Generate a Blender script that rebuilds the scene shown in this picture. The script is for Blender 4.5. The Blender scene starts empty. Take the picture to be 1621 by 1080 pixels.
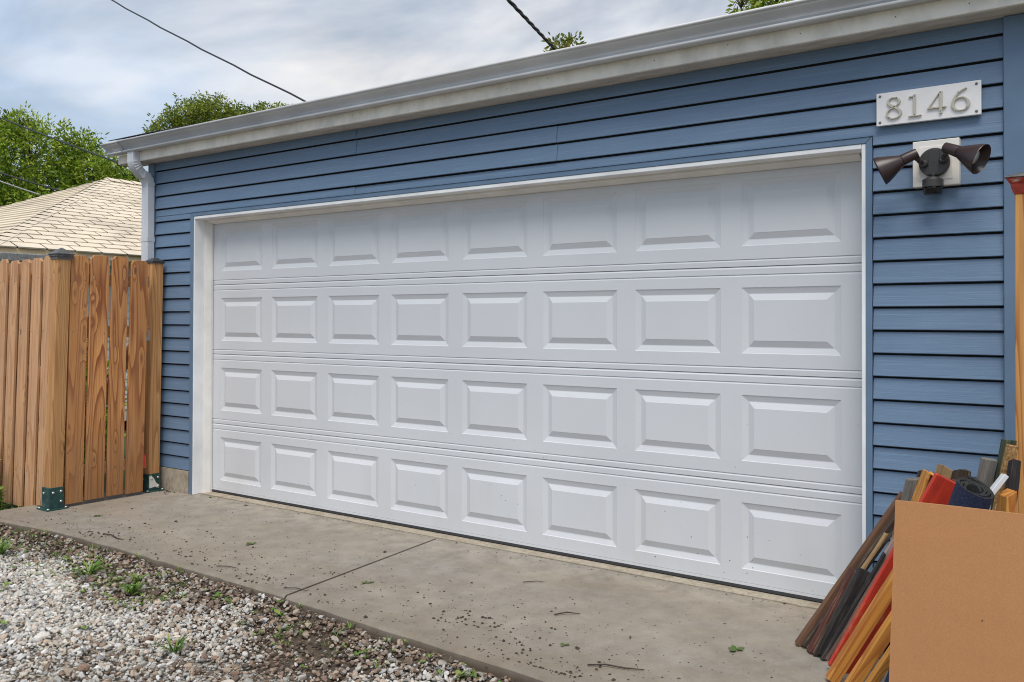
import bpy, bmesh, math, random
import numpy as np
from mathutils import Vector, Matrix
random.seed(7); rng = np.random.default_rng(11)
S = bpy.context.scene
COL = S.collection

# ------------------------------------------------------------------ camera
YAW, PIT, ROLL, FPX, PYC, W_PX, H_PX = 0.6183, 0.0101, 0.0028, 1407.748, 494.127, 1621.0, 1080.0
def cam_axes():
    c, s = math.cos(YAW), math.sin(YAW)
    fwd = Vector((-s, c, 0)); right = Vector((c, s, 0)); up = Vector((0, 0, 1))
    f2 = fwd*math.cos(PIT) + up*math.sin(PIT); u2 = up*math.cos(PIT) - fwd*math.sin(PIT)
    return right*math.cos(ROLL)+u2*math.sin(ROLL), u2*math.cos(ROLL)-right*math.sin(ROLL), f2
cam = bpy.data.cameras.new("camera"); cam_o = bpy.data.objects.new("camera", cam); COL.objects.link(cam_o)
_r, _u, _f = cam_axes()
M = Matrix.Identity(4)
for i in range(3):
    M[i][0], M[i][1], M[i][2] = _r[i], _u[i], -_f[i]
M[0][3], M[1][3], M[2][3] = 5.8715, -4.2695, 1.3277
cam_o.matrix_world = M
cam.sensor_fit = 'HORIZONTAL'; cam.sensor_width = 36; cam.lens = FPX*36/W_PX
cam.shift_y = (PYC-H_PX/2)/W_PX
cam.clip_start = 0.05; cam.clip_end = 1500
S.camera = cam_o

# ------------------------------------------------------------------ light
SUN_TO = Vector((0.24, -0.42, 0.87)).normalized()
wd = bpy.data.worlds.new("World"); S.world = wd; wd.use_nodes = True
nt = wd.node_tree; nt.nodes.clear()
SKY_STRENGTH = 0.1
def wn(t): return nt.nodes.new(t)
wo = wn('ShaderNodeOutputWorld'); bg = wn('ShaderNodeBackground'); bg.inputs['Strength'].default_value = SKY_STRENGTH
sky = wn('ShaderNodeTexSky'); sky.sky_type = 'NISHITA'; sky.sun_disc = False
sky.sun_elevation = math.asin(SUN_TO.z); sky.sun_rotation = math.atan2(SUN_TO.x, SUN_TO.y)
sky.air_density = 1.2; sky.dust_density = 2.0
tc = wn('ShaderNodeTexCoord'); sep = wn('ShaderNodeSeparateXYZ'); nt.links.new(tc.outputs['Generated'], sep.inputs[0])
def wmath(op, a, b=None):
    n = wn('ShaderNodeMath'); n.operation = op
    for i, v in enumerate((a, b)):
        if v is None: continue
        if isinstance(v, (int, float)): n.inputs[i].default_value = v
        else: nt.links.new(v, n.inputs[i])
    return n.outputs[0]
zz = wmath('ADD', wmath('MAXIMUM', sep.outputs['Z'], 0.0), 0.22)
cx = wmath('DIVIDE', sep.outputs['X'], zz); cy = wmath('DIVIDE', sep.outputs['Y'], zz)
cmb = wn('ShaderNodeCombineXYZ'); nt.links.new(cx, cmb.inputs[0]); nt.links.new(cy, cmb.inputs[1])
mp = wn('ShaderNodeMapping'); mp.inputs['Scale'].default_value = (0.95, 1.25, 1); mp.inputs['Rotation'].default_value = (0, 0, 0.5); mp.inputs['Location'].default_value = (2.2, 0.7, 0)
nt.links.new(cmb.outputs[0], mp.inputs[0])
cn = wn('ShaderNodeTexNoise'); cn.inputs['Scale'].default_value = 1.3; cn.inputs['Detail'].default_value = 7; cn.inputs['Roughness'].default_value = 0.52; cn.inputs['Distortion'].default_value = 0.4
nt.links.new(mp.outputs[0], cn.inputs['Vector'])
crp = wn('ShaderNodeValToRGB'); crp.color_ramp.elements[0].position = 0.38; crp.color_ramp.elements[1].position = 0.58
crp.color_ramp.elements[0].color = (0.30, 0.30, 0.30, 1)
nt.links.new(cn.outputs['Fac'], crp.inputs[0])
# thin cloud veil: blue-grey where thin, warm white where thick
cn2 = wn('ShaderNodeTexNoise'); cn2.inputs['Scale'].default_value = 0.9; cn2.inputs['Detail'].default_value = 4
nt.links.new(mp.outputs[0], cn2.inputs['Vector'])
cc = wn('ShaderNodeValToRGB'); cc.color_ramp.elements[0].position = 0.36; cc.color_ramp.elements[1].position = 0.60
cc.color_ramp.elements[0].color = (5.3, 6.4, 8.0, 1); cc.color_ramp.elements[1].color = (10.6, 10.0, 9.4, 1)
nt.links.new(wmath('ADD', cn2.outputs['Fac'], wmath('MULTIPLY', wmath('SUBTRACT', sep.outputs['Y'], 0.66), 0.6)), cc.inputs[0])
mx = wn('ShaderNodeMix'); mx.data_type = 'RGBA'
nt.links.new(crp.outputs[0], mx.inputs[0]); nt.links.new(sky.outputs[0], mx.inputs[6]); nt.links.new(cc.outputs[0], mx.inputs[7])
nt.links.new(mx.outputs[2], bg.inputs['Color']); nt.links.new(bg.outputs[0], wo.inputs['Surface'])

sun = bpy.data.lights.new("sun", 'SUN'); sun.energy = 2.9; sun.angle = math.radians(36); sun.color = (1.0, 0.95, 0.87)
sun_o = bpy.data.objects.new("sun", sun); COL.objects.link(sun_o); sun_o.location = (0, -8, 12)
sun_o.rotation_euler = (-SUN_TO).to_track_quat('-Z', 'Y').to_euler()

S.view_settings.view_transform = 'Standard'; S.view_settings.look = 'None'
S.view_settings.exposure = 0.15; S.view_settings.gamma = 1.0; S.view_settings.use_curve_mapping = False
S.cycles.filter_width = 1.05

# ------------------------------------------------------------------ node helper
class NT:
    def __init__(s, name):
        s.m = bpy.data.materials.new(name); s.m.use_nodes = True; s.t = s.m.node_tree
        s.b = s.t.nodes['Principled BSDF']
    def n(s, typ, ins=None, **props):
        nd = s.t.nodes.new('ShaderNode'+typ)
        for k, v in props.items(): setattr(nd, k, v)
        for k, v in (ins or {}).items(): s.set(nd, k, v)
        return nd
    def set(s, nd, k, v):
        sk = nd.inputs[k]
        if isinstance(v, bpy.types.NodeSocket): s.t.links.new(v, sk)
        else: sk.default_value = v
    def math(s, op, a, b=0.0, c=0.0, clamp=False):
        nd = s.n('Math', {0: a, 1: b, 2: c}, operation=op, use_clamp=clamp); return nd.outputs[0]
    def mix(s, f, a, b, blend='MIX'):
        nd = s.n('Mix', data_type='RGBA', blend_type=blend)
        s.set(nd, 0, f); s.set(nd, 6, a); s.set(nd, 7, b); return nd.outputs[2]
    def ramp(s, f, stops, interp='LINEAR'):
        nd = s.n('ValToRGB', {0: f}); cr = nd.color_ramp; cr.interpolation = interp
        while len(cr.elements) < len(stops): cr.elements.new(0.5)
        for e, (p, c) in zip(cr.elements, stops):
            e.position = p; e.color = (c, c, c, 1) if isinstance(c, (int, float)) else (*c, 1)
        return nd.outputs[0]
    def noise(s, vec, scale, detail=3, rough=0.5, dist=0.0):
        nd = s.n('TexNoise', {'Scale': scale, 'Detail': detail, 'Roughness': rough, 'Distortion': dist})
        if vec is not None: s.set(nd, 'Vector', vec)
        return nd.outputs[0]
    def obj(s): return s.n('TexCoord').outputs['Object']
    def pos(s): return s.n('NewGeometry').outputs['Position']
    def rnd(s): return s.n('ObjectInfo').outputs['Random']
    def map(s, vec, scale=(1, 1, 1), loc=(0, 0, 0), rot=(0, 0, 0)):
        return s.n('Mapping', {'Vector': vec, 'Scale': scale, 'Location': loc, 'Rotation': rot}).outputs[0]
    def offs(s, vec, k=60.0):
        r = s.rnd()
        cb = s.n('CombineXYZ', {0: s.math('MULTIPLY', r, k), 1: s.math('MULTIPLY', r, k*1.7), 2: s.math('MULTIPLY', r, k*0.6)})
        return s.n('VectorMath', {0: vec, 1: cb.outputs[0]}, operation='ADD').outputs[0]
    def bump(s, h, strength=0.3, dist=0.01, normal=None):
        nd = s.n('Bump', {'Height': h, 'Strength': strength, 'Distance': dist})
        if normal is not None: s.set(nd, 'Normal', normal)
        s.set(s.b, 'Normal', nd.outputs[0]); return nd.outputs[0]
    def base(s, c): s.set(s.b, 'Base Color', c)
    def p(s, **k):
        for a, v in k.items(): s.set(s.b, a.replace('_', ' '), v)

def rgb(r, g, b):   # sRGB 0-255 -> linear tuple with alpha
    f = lambda c: (c/255/12.92) if c/255 <= 0.04045 else ((c/255+0.055)/1.055)**2.4
    return (f(r), f(g), f(b), 1)

def mat_plain(name, col, rough=0.5, metal=0.0, var=0.08, scale=6.0, bump=0.0, bscale=80.0):
    m = NT(name); v = m.obj()
    n = m.noise(v, scale, 4)
    c2 = tuple(max(0, x*(1-var*2.2)) for x in col[:3])+(1,)
    c3 = tuple(min(1, x*(1+var)) for x in col[:3])+(1,)
    m.base(m.ramp(n, [(0.3, c2[:3]), (0.7, c3[:3])])); m.p(Roughness=rough, Metallic=metal)
    if bump: m.bump(m.noise(v, bscale, 3), bump, 0.002)
    return m.m

def mat_siding():
    m = NT('blue_vinyl_siding'); v = m.pos()
    streak = m.noise(m.map(v, (3, 3, 260)), 1.0, 4, 0.6)
    grain = m.noise(m.map(v, (9, 9, 420)), 1.0, 3, 0.6)
    blotch = m.noise(v, 1.6, 3)
    c = m.ramp(blotch, [(0.3, (0.117, 0.184, 0.280)), (0.7, (0.138, 0.210, 0.314))])
    c = m.mix(m.ramp(streak, [(0.52, 0.0), (0.70, 0.5)]), c, (0.225, 0.32, 0.44, 1))
    # small mineral fade patches
    fd = m.noise(m.map(v, (14, 14, 60)), 1.0, 3, 0.7)
    c = m.mix(m.ramp(fd, [(0.66, 0.0), (0.78, 0.3)]), c, (0.31, 0.33, 0.34, 1))
    c = m.mix(m.math('MULTIPLY', m.rnd(), 0.12), c, (0.125, 0.21, 0.36, 1))
    c = m.mix(m.ramp(grain, [(0.32, 0.32), (0.5, 0.0)]), c, (0.10, 0.155, 0.25, 1))
    m.base(c); m.p(Roughness=0.5); m.bump(grain, 0.35, 0.002)
    return m.m

def mat_white_door():
    m = NT('white_door_enamel'); v = m.pos(); z = m.n('SeparateXYZ', {0: v}).outputs[2]
    c = m.ramp(m.noise(v, 1.1, 4), [(0.3, (0.585, 0.598, 0.622)), (0.7, (0.635, 0.648, 0.670))])
    dirt = m.noise(m.map(v, (5, 5, 2)), 1.0, 5, 0.65)
    low = m.ramp(z, [(0.0, 1.0), (0.5, 0.22), (1.0, 0.08)])
    c = m.mix(m.math('MULTIPLY', m.ramp(dirt, [(0.45, 0), (0.75, 0.35)]), low), c, (0.52, 0.49, 0.45, 1))
    vo = m.n('TexVoronoi', {'Vector': v, 'Scale': 34.0, 'Randomness': 1.0})
    cr = m.n('SeparateColor', {0: vo.outputs['Color']}).outputs[0]
    rad = m.math('MULTIPLY', m.math('MULTIPLY', cr, cr), 0.13)
    sp = m.math('LESS_THAN', vo.outputs['Distance'], rad)
    keep = m.ramp(m.noise(v, 3.0, 2), [(0.45, 0), (0.6, 1)])
    lowsp = m.ramp(z, [(0.0, 1.0), (0.45, 0.8), (1.0, 0.12)])
    c = m.mix(m.math('MULTIPLY', m.math('MULTIPLY', sp, keep), lowsp), c, (0.14, 0.10, 0.08, 1))
    m.base(c); m.p(Roughness=0.42)
    g = m.noise(m.map(v, (8, 8, 300)), 1.0, 3, 0.6)
    m.bump(g, 0.08, 0.001)
    return m.m

def mat_wood(name, light, dark, knot=(0.09, 0.035, 0.012), ks=1.0, rings=9.0, grey=0.0, wet=0.0, rough=0.75, contrast=1.0, weather=(0.22, 0.2, 0.18)):
    m = NT(name); ob = m.obj(); v = m.offs(ob)
    warp = m.noise(m.map(v, (9, 9, 0.55)), 1.0, 1.0, 0.4)
    vk = m.map(v, (9*ks, 9*ks, 3.1*ks))
    vo = m.n('TexVoronoi', {'Vector': vk, 'Scale': 1.0, 'Randomness': 1.0})
    d = vo.outputs['Distance']
    sel = m.math('GREATER_THAN', m.n('SeparateColor', {0: vo.outputs['Color']}).outputs[1], 0.48)
    near = m.math('MULTIPLY', m.ramp(d, [(0.0, 1.0), (0.2, 0.5), (0.42, 0.0)]), sel)
    h = m.math('ADD', m.math('MULTIPLY', warp, rings), m.math('MULTIPLY', near, 1.7))
    fr = m.math('FRACT', h)
    ring = m.ramp(fr, [(0.0, 0.0), (0.55, 0.25), (0.86, 1.0), (0.93, 1.0), (1.0, 0.0)])
    fine = m.noise(m.map(v, (130, 130, 3)), 1.0, 3, 0.6)
    big = m.noise(m.map(v, (3, 3, 0.8)), 1.0, 3)
    c = m.mix(m.math('MULTIPLY', ring, 0.85*contrast), (*light, 1), (*dark, 1))
    c = m.mix(m.ramp(fine, [(0.35, 0.38), (0.62, 0.0)]), c, (*dark, 1))
    med = m.noise(m.map(v, (48, 48, 1.3)), 1.0, 4, 0.65)
    c = m.mix(m.ramp(med, [(0.38, 0.4), (0.56, 0.0)]), c, (*dark, 1))
    c = m.mix(m.ramp(big, [(0.35, 0.0), (0.7, 0.32)]), c, (*[x*0.7 for x in dark], 1))
    c = m.mix(m.math('MULTIPLY', m.ramp(m.math('ADD', d, m.math('MULTIPLY', m.math('SUBTRACT', big, 0.5), 0.16)), [(0.05, 0.97), (0.10, 0.8), (0.15, 0.0)]), sel), c, (*knot, 1))
    if wet:   # stained foot where rain splashes up
        z = m.n('SeparateXYZ', {0: m.pos()}).outputs[2]
        zz = m.math('ADD', z, m.math('MULTIPLY', m.noise(m.map(v, (14, 14, 2)), 1.0, 3), 0.5))
        c = m.mix(m.ramp(zz, [(0.32, 0.55*wet), (0.95, 0.0)]), c, (0.20, 0.085, 0.022, 1))
    if grey:
        gn = m.noise(m.map(v, (10, 10, 1.5)), 1.0, 5, 0.65)
        c = m.mix(m.ramp(gn, [(0.3, 0.0), (0.75, grey)]), c, (*weather, 1))
    c = m.mix(m.math('MULTIPLY', m.rnd(), 0.22), c, (*[x*0.62 for x in light], 1))
    m.base(c); m.p(Roughness=rough)
    hh = m.math('ADD', m.math('MULTIPLY', fine, 0.6), m.math('MULTIPLY', ring, 0.4))
    m.bump(hh, 0.35, 0.0025)
    return m.m

def mat_rough(name, a, b, c=None, scale=18, stretch=(1, 1, 0.2), bump=0.8, rough=0.85):
    m = NT(name); v = m.offs(m.obj())
    n = m.noise(m.map(v, stretch), scale, 6, 0.68)
    n2 = m.noise(m.map(v, (stretch[0]*4, stretch[1]*4, stretch[2])), scale, 4, 0.6)
    st = [(0.3, a), (0.56, b)] + ([(0.68, c)] if c else [])
    m.base(m.mix(m.ramp(n2, [(0.35, 0.4), (0.6, 0)]), m.ramp(n, st), (*[x*0.5 for x in a], 1)))
    m.p(Roughness=rough); m.bump(m.math('ADD', n, n2), bump, 0.004)
    return m.m

def mat_concrete():
    m = NT('stained_concrete'); v = m.pos()
    n1 = m.noise(v, 1.3, 5, 0.6); n2 = m.noise(v, 7, 6, 0.7); n3 = m.noise(v, 130, 3, 0.6)
    c = m.ramp(n1, [(0.28, (0.185, 0.146, 0.105)), (0.5, (0.27, 0.222, 0.166)), (0.72, (0.345, 0.292, 0.225))])
    hue = m.noise(m.map(v, (0.5, 1.6, 1)), 1.0, 4, 0.6)
    c = m.mix(m.ramp(hue, [(0.36, 0.0), (0.62, 0.85)]), c, m.ramp(n2, [(0.3, (0.20, 0.184, 0.158)), (0.7, (0.305, 0.284, 0.25))]))
    c = m.mix(m.ramp(n2, [(0.35, 0.35), (0.6, 0.0)]), c, (0.16, 0.132, 0.10, 1))
    n4 = m.noise(v, 24, 5, 0.72)
    c = m.mix(m.ramp(n4, [(0.36, 0.3), (0.5, 0.0), (0.62, 0.0), (0.75, 0.3)]), c, (0.30, 0.27, 0.23, 1))
    c = m.mix(m.ramp(n3, [(0.3, 0.3), (0.6, 0.0)]), c, (0.16, 0.135, 0.11, 1))
    y = m.n('SeparateXYZ', {0: v}).outputs[1]
    edge = m.math('ADD', y, m.math('MULTIPLY', n2, 0.35))
    c = m.mix(m.ramp(m.math('ADD', edge, 1.6), [(0.2, 0.55), (0.75, 0.0)]), c, (0.155, 0.115, 0.075, 1))
    # pale laitance streak beside the door
    c = m.mix(m.math('MULTIPLY', m.ramp(m.math('ADD', y, 0.5), [(0.1, 0.0), (0.3, 0.5), (0.42, 0.0)]), m.ramp(n2, [(0.4, 0), (0.6, 1)])), c, (0.36, 0.31, 0.25, 1))
    for sc, lim, colr in ((26.0, 0.16, (0.03, 0.022, 0.016, 1)), (11.0, 0.10, (0.05, 0.038, 0.028, 1))):
        vo = m.n('TexVoronoi', {'Vector': v, 'Scale': sc, 'Randomness': 1.0})
        cr = m.n('SeparateColor', {0: vo.outputs['Color']}).outputs[0]
        sp = m.math('LESS_THAN', vo.outputs['Distance'], m.math('MULTIPLY', m.math('MULTIPLY', cr, cr), lim))
        c = m.mix(m.math('MULTIPLY', sp, 0.85), c, colr)
    zc = m.n('SeparateXYZ', {0: v}).outputs[2]
    c = m.mix(m.ramp(m.math('ADD', m.math('MULTIPLY', zc, 10.0), m.math('ADD', 0.75, m.math('MULTIPLY', n2, 0.3))), [(0.45, 0.8), (0.82, 0.0)]), c, (0.085, 0.055, 0.034, 1))
    m.base(c); m.p(Roughness=0.85)
    m.bump(m.math('ADD', m.math('MULTIPLY', n3, 0.5), n2), 0.25, 0.004)
    return m.m

def mat_soil(name, a, b, scale=40):
    m = NT(name); v = m.pos()
    n = m.noise(v, scale, 6, 0.7); n2 = m.noise(v, 3, 4)
    c = m.ramp(n, [(0.3, a), (0.7, b)])
    c = m.mix(m.ramp(n2, [(0.4, 0), (0.7, 0.5)]), c, (*[x*0.6 for x in a], 1))
    m.base(c); m.p(Roughness=0.95); m.bump(n, 1.0, 0.02)
    return m.m

def mat_gravel_sheet():
    m = NT('gravel_sheet'); v = m.pos()
    vo = m.n('TexVoronoi', {'Vector': v, 'Scale': 38.0, 'Randomness': 1.0})
    cr = m.n('SeparateColor', {0: vo.outputs['Color']}).outputs[0]
    c = m.ramp(cr, [(0.0, (0.26, 0.23, 0.19)), (0.5, (0.42, 0.385, 0.33)), (1.0, (0.58, 0.55, 0.5))])
    c = m.mix(m.ramp(vo.outputs['Distance'], [(0.35, 0.0), (0.7, 1.0)]), c, (0.10, 0.075, 0.05, 1))
    m.base(c); m.p(Roughness=0.9)
    m.bump(m.math('SUBTRACT', 1.0, vo.outputs['Distance']), 1.0, 0.02)
    return m.m

def mat_stone():
    m = NT('gravel_stone')
    at = m.n('Attribute', attribute_name='col', attribute_type='INSTANCER')
    n = m.noise(m.obj(), 2.6, 5, 0.65)
    c = m.mix(m.ramp(n, [(0.3, 0.32), (0.6, 0.0)]), at.outputs['Color'], (0.18, 0.15, 0.12, 1))
    m.base(c); m.p(Roughness=0.8); m.bump(m.noise(m.obj(), 9, 4, 0.7), 0.3, 0.05)
    return m.m

def mat_attr(name, rough=0.55, trans=0.36, spec=0.3):
    m = NT(name)
    at = m.n('Attribute', attribute_name='col', attribute_type='GEOMETRY')
    m.base(at.outputs['Color']); m.p(Roughness=rough)
    m.b.inputs['Specular IOR Level'].default_value = spec
    if trans:
        tr = m.n('BsdfTranslucent'); m.set(tr, 'Color', m.mix(0.35, at.outputs['Color'], (0.25, 0.33, 0.03, 1)))
        ms = m.n('MixShader', {0: trans, 1: m.b.outputs[0], 2: tr.outputs[0]})
        m.t.links.new(ms.outputs[0], m.t.nodes['Material Output'].inputs['Surface'])
    return m.m

def mat_cardboard():
    m = NT('brown_cardboard'); v = m.obj()
    fib = m.noise(v, 260, 4, 0.7); flute = m.noise(m.map(v, (55, 55, 1.2)), 1.0, 2)
    big = m.noise(v, 2.2, 3)
    c = m.ramp(fib, [(0.25, (0.36, 0.166, 0.062)), (0.75, (0.50, 0.242, 0.098))])
    c = m.mix(m.ramp(flute, [(0.35, 0.16), (0.6, 0.0)]), c, (0.39, 0.18, 0.07, 1))
    c = m.mix(m.ramp(big, [(0.3, 0.25), (0.7, 0.0)]), c, (0.47, 0.20, 0.075, 1))
    spk = m.n('TexVoronoi', {'Vector': v, 'Scale': 9.0}).outputs['Distance']
    c = m.mix(m.math('LESS_THAN', spk, 0.022), c, (0.06, 0.03, 0.015, 1))
    m.base(c); m.p(Roughness=0.72); m.bump(m.math('ADD', m.math('ADD', m.math('MULTIPLY', fib, 0.5), flute), m.math('MULTIPLY', m.noise(v, 5.0, 3), 4.0)), 0.25, 0.003)
    return m.m

def mat_shingle(name, cols, var=0.5):
    m = NT(name); v = m.pos()
    g = m.noise(v, 120, 3, 0.7); b = m.noise(v, 1.8, 4)
    c = m.ramp(g, [(0.3, cols[0]), (0.7, cols[1])])
    c = m.mix(m.math('MULTIPLY', m.rnd(), var), c, (*cols[2], 1))
    c = m.mix(m.ramp(b, [(0.45, 0.0), (0.72, 0.5)]), c, (*[x*0.6 for x in cols[2]], 1))
    m.base(c); m.p(Roughness=0.9); m.bump(g, 0.5, 0.004)
    return m.m

MT = {}
MT['siding'] = mat_siding(); MT['door'] = mat_white_door()
MT['blue_trim'] = mat_plain('blue_trim_vinyl', (0.124, 0.196, 0.296), 0.45, var=0.06)
MT['white_trim'] = mat_plain('white_vinyl_trim', (0.83, 0.83, 0.83), 0.45, var=0.07, scale=4)
MT['stop_trim'] = mat_plain('cream_weather_stop', (0.78, 0.75, 0.71), 0.5, var=0.06, scale=5)
MT['sheathing'] = mat_plain('seam_shade_backing', (0.02, 0.02, 0.021), 0.9)  # wall backing coloured near black so the siding seams read as deep shade
MT['rubber'] = mat_plain('black_rubber', (0.03, 0.03, 0.032), 0.6)
MT['gutter'] = mat_plain('grey_aluminium_gutter', (0.56, 0.56, 0.57), 0.42, var=0.07, scale=3)
MT['downspout'] = mat_plain('pale_grey_downspout', (0.62, 0.64, 0.68), 0.45, var=0.06, scale=3)
MT['fascia'] = mat_rough('cream_painted_fascia', (0.84, 0.79, 0.70), (0.87, 0.83, 0.75), None, 5, (0.4, 1, 1), 0.1, 0.6)
MT['soffit'] = mat_rough('grey_painted_soffit', (0.50, 0.46, 0.41), (0.62, 0.57, 0.51), None, 6, (0.3, 1, 1), 0.2, 0.7)
MT['concrete'] = mat_concrete()
MT['foundation'] = mat_rough('rough_foundation_concrete', (0.26, 0.21, 0.15), (0.40, 0.345, 0.27), None, 14, (1, 1, 1), 0.5, 0.9)
MT['soil'] = mat_soil('dark_soil', (0.05, 0.034, 0.022), (0.15, 0.108, 0.072))
MT['grass_ground'] = mat_soil('grassy_ground', (0.03, 0.05, 0.014), (0.075, 0.10, 0.03), 25)
MT['gravel_sheet'] = mat_gravel_sheet(); MT['stone'] = mat_stone()
MT['fence_wood'] = mat_wood('new_pine_picket', (0.78, 0.365, 0.115), (0.27, 0.072, 0.014), ks=1.35, rings=10, wet=1.2, contrast=1.15, grey=0.16, weather=(0.36, 0.30, 0.24))
MT['fence_wood_pale'] = mat_wood('pale_pine_picket', (0.74, 0.42, 0.205), (0.36, 0.145, 0.05), contrast=0.9, wet=0.4, ks=1.3, grey=0.2, weather=(0.44, 0.37, 0.31))
MT['post_wood'] = mat_wood('pine_post', (0.70, 0.385, 0.155), (0.34, 0.135, 0.038), wet=0.45, rings=14)
MT['rail_wood'] = mat_wood('pine_rail', (0.62, 0.37, 0.19), (0.42, 0.21, 0.09))
MT['yellow_wood'] = mat_wood('yellow_lumber', (0.70, 0.34, 0.065), (0.34, 0.10, 0.012), knot=(0.10, 0.03, 0.006), ks=1.5, rings=9, contrast=1.0)
MT['orange_post'] = mat_wood('orange_pine_post', (0.76, 0.40, 0.125), (0.34, 0.115, 0.022), rings=26, ks=1.2, contrast=1.15)
MT['brown_wood'] = mat_wood('brown_stained_board', (0.20, 0.088, 0.034), (0.08, 0.03, 0.012), grey=0.45, weather=(0.10, 0.07, 0.05))
MT['dark_wood'] = mat_rough('old_dark_board', (0.018, 0.012, 0.010), (0.075, 0.045, 0.03), (0.26, 0.19, 0.135), 75, (1, 1, 0.07))
MT['black_wood'] = mat_rough('charred_black_board', (0.008, 0.007, 0.008), (0.030, 0.024, 0.024), (0.13, 0.10, 0.09), 75, (1, 1, 0.07))
MT['maroon_wood'] = mat_rough('maroon_splintered_board', (0.035, 0.010, 0.008), (0.12, 0.032, 0.02), (0.30, 0.15, 0.09), 75, (1, 1, 0.07))
MT['grey_wood'] = mat_rough('weathered_grey_board', (0.08, 0.075, 0.07), (0.19, 0.175, 0.155), (0.30, 0.24, 0.19), 75, (1, 1, 0.07))
MT['pink_wood'] = mat_rough('weathered_pinkish_board', (0.17, 0.10, 0.085), (0.34, 0.24, 0.20), (0.42, 0.34, 0.30), 75, (1, 1, 0.07))
MT['red_paint'] = mat_rough('red_painted_board', (0.30, 0.020, 0.010), (0.45, 0.032, 0.013), (0.40, 0.17, 0.07), 11, (1, 1, 0.35), 0.3, 0.5)
MT['red_old'] = mat_rough('worn_red_moulding', (0.24, 0.022, 0.012), (0.40, 0.05, 0.025), (0.62, 0.5, 0.42), 14, (1, 1, 3), 0.5, 0.6)
MT['osb'] = mat_rough('chipboard_edge', (0.16, 0.08, 0.022), (0.40, 0.22, 0.075), (0.62, 0.42, 0.19), 90, (1, 1, 1), 0.9)
MT['green_wood'] = mat_rough('mossy_dark_board', (0.02, 0.026, 0.016), (0.06, 0.075, 0.04), (0.12, 0.13, 0.08), 75, (1, 1, 0.07))
MT['tan_wood'] = mat_rough('tan_broken_board', (0.20, 0.12, 0.05), (0.40, 0.26, 0.12), (0.5, 0.36, 0.2), 75, (1, 1, 0.07))
MT['white_board'] = mat_plain('white_painted_board', (0.60, 0.60, 0.61), 0.5, var=0.08)
MT['rug'] = mat_rough('navy_carpet_pile', (0.006, 0.009, 0.028), (0.020, 0.030, 0.082), (0.05, 0.065, 0.14), 160, (1, 1, 1), 1.0, 0.95)
MT['rug_back'] = mat_rough('black_carpet_backing', (0.007, 0.007, 0.008), (0.024, 0.024, 0.022), (0.07, 0.068, 0.055), 120, (1, 1, 1), 1.0, 0.9)
MT['cardboard'] = mat_cardboard()
MT['bronze'] = mat_plain('bronze_painted_metal', (0.040, 0.022, 0.021), 0.36, var=0.06)
MT['bronze_dark'] = mat_plain('dark_bronze_metal', (0.042, 0.038, 0.037), 0.42, var=0.06)
MT['lamp_inside'] = mat_plain('lamp_shade_inside', (0.05, 0.032, 0.03), 0.5)
MT['bulb'] = mat_plain('frosted_bulb', (0.55, 0.53, 0.50), 0.25, var=0.02)
MT['lens'] = mat_plain('black_sensor_lens', (0.006, 0.004, 0.006), 0.12)
MT['block'] = mat_plain('cream_mounting_block', (0.84, 0.79, 0.72), 0.5, var=0.05)
MT['plaque'] = mat_plain('white_plaque', (0.84, 0.81, 0.80), 0.45, var=0.05, bump=0.05)
MT['nickel'] = mat_plain('satin_nickel', (0.60, 0.55, 0.44), 0.4, metal=0.45, var=0.05)
MT['screw'] = mat_plain('zinc_screw', (0.20, 0.20, 0.20), 0.4, metal=0.7)
MT['cap_metal'] = mat_rough('black_cast_cap', (0.025, 0.025, 0.03), (0.055, 0.055, 0.065), (0.12, 0.11, 0.10), 16, (1, 1, 1), 0.3, 0.45)
MT['cap_grey'] = mat_rough('slate_grey_cap', (0.075, 0.07, 0.065), (0.12, 0.115, 0.11), (0.2, 0.18, 0.16), 16, (1, 1, 1), 0.3, 0.5)
MT['bracket'] = mat_rough('green_painted_bracket', (0.008, 0.038, 0.038), (0.015, 0.066, 0.06), (0.10, 0.15, 0.13), 24, (1, 1, 1), 0.3, 0.45)
MT['bolt'] = mat_plain('galvanised_bolt', (0.55, 0.54, 0.52), 0.4, metal=0.6)
MT['paint_peel'] = mat_plain('peeled_white_label', (0.70, 0.70, 0.62), 0.6, var=0.1)
MT['red_label'] = mat_plain('red_bracket_label', (0.55, 0.03, 0.02), 0.5)
MT['tan_shingle'] = mat_shingle('tan_asphalt_shingle', ((0.60, 0.505, 0.375), (0.82, 0.72, 0.575), (0.60, 0.51, 0.40)), 0.4)
MT['roof_under'] = mat_plain('shingle_shadow_gap', (0.10, 0.075, 0.05), 0.9)
MT['dark_shingle'] = mat_shingle('dark_asphalt_shingle', ((0.02, 0.02, 0.022), (0.05, 0.05, 0.055), (0.03, 0.03, 0.034)))
MT['neigh_wall'] = mat_plain('white_neighbour_siding', (0.74, 0.73, 0.70), 0.6)
MT['neigh_fascia'] = mat_plain('cream_neighbour_fascia', (0.72, 0.56, 0.33), 0.6)
MT['old_gutter'] = mat_rough('grey_speckled_gutter', (0.15, 0.15, 0.15), (0.30, 0.30, 0.29), (0.5, 0.5, 0.48), 30, (1, 1, 1), 0.2, 0.6)
MT['wire'] = mat_plain('black_cable', (0.02, 0.02, 0.022), 0.6)
MT['wire_grey'] = mat_plain('grey_cable', (0.30, 0.30, 0.30), 0.5)
MT['bark'] = mat_rough('tree_bark', (0.05, 0.038, 0.028), (0.11, 0.085, 0.065), None, 14)
MT['leaf'] = mat_attr('tree_leaf'); MT['weed'] = mat_attr('weed_leaf', 0.5, 0.2)
MT['clod'] = mat_rough('dark_debris', (0.02, 0.014, 0.010), (0.07, 0.045, 0.03), (0.12, 0.08, 0.05), 60, (1, 1, 1), 0.5)
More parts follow.
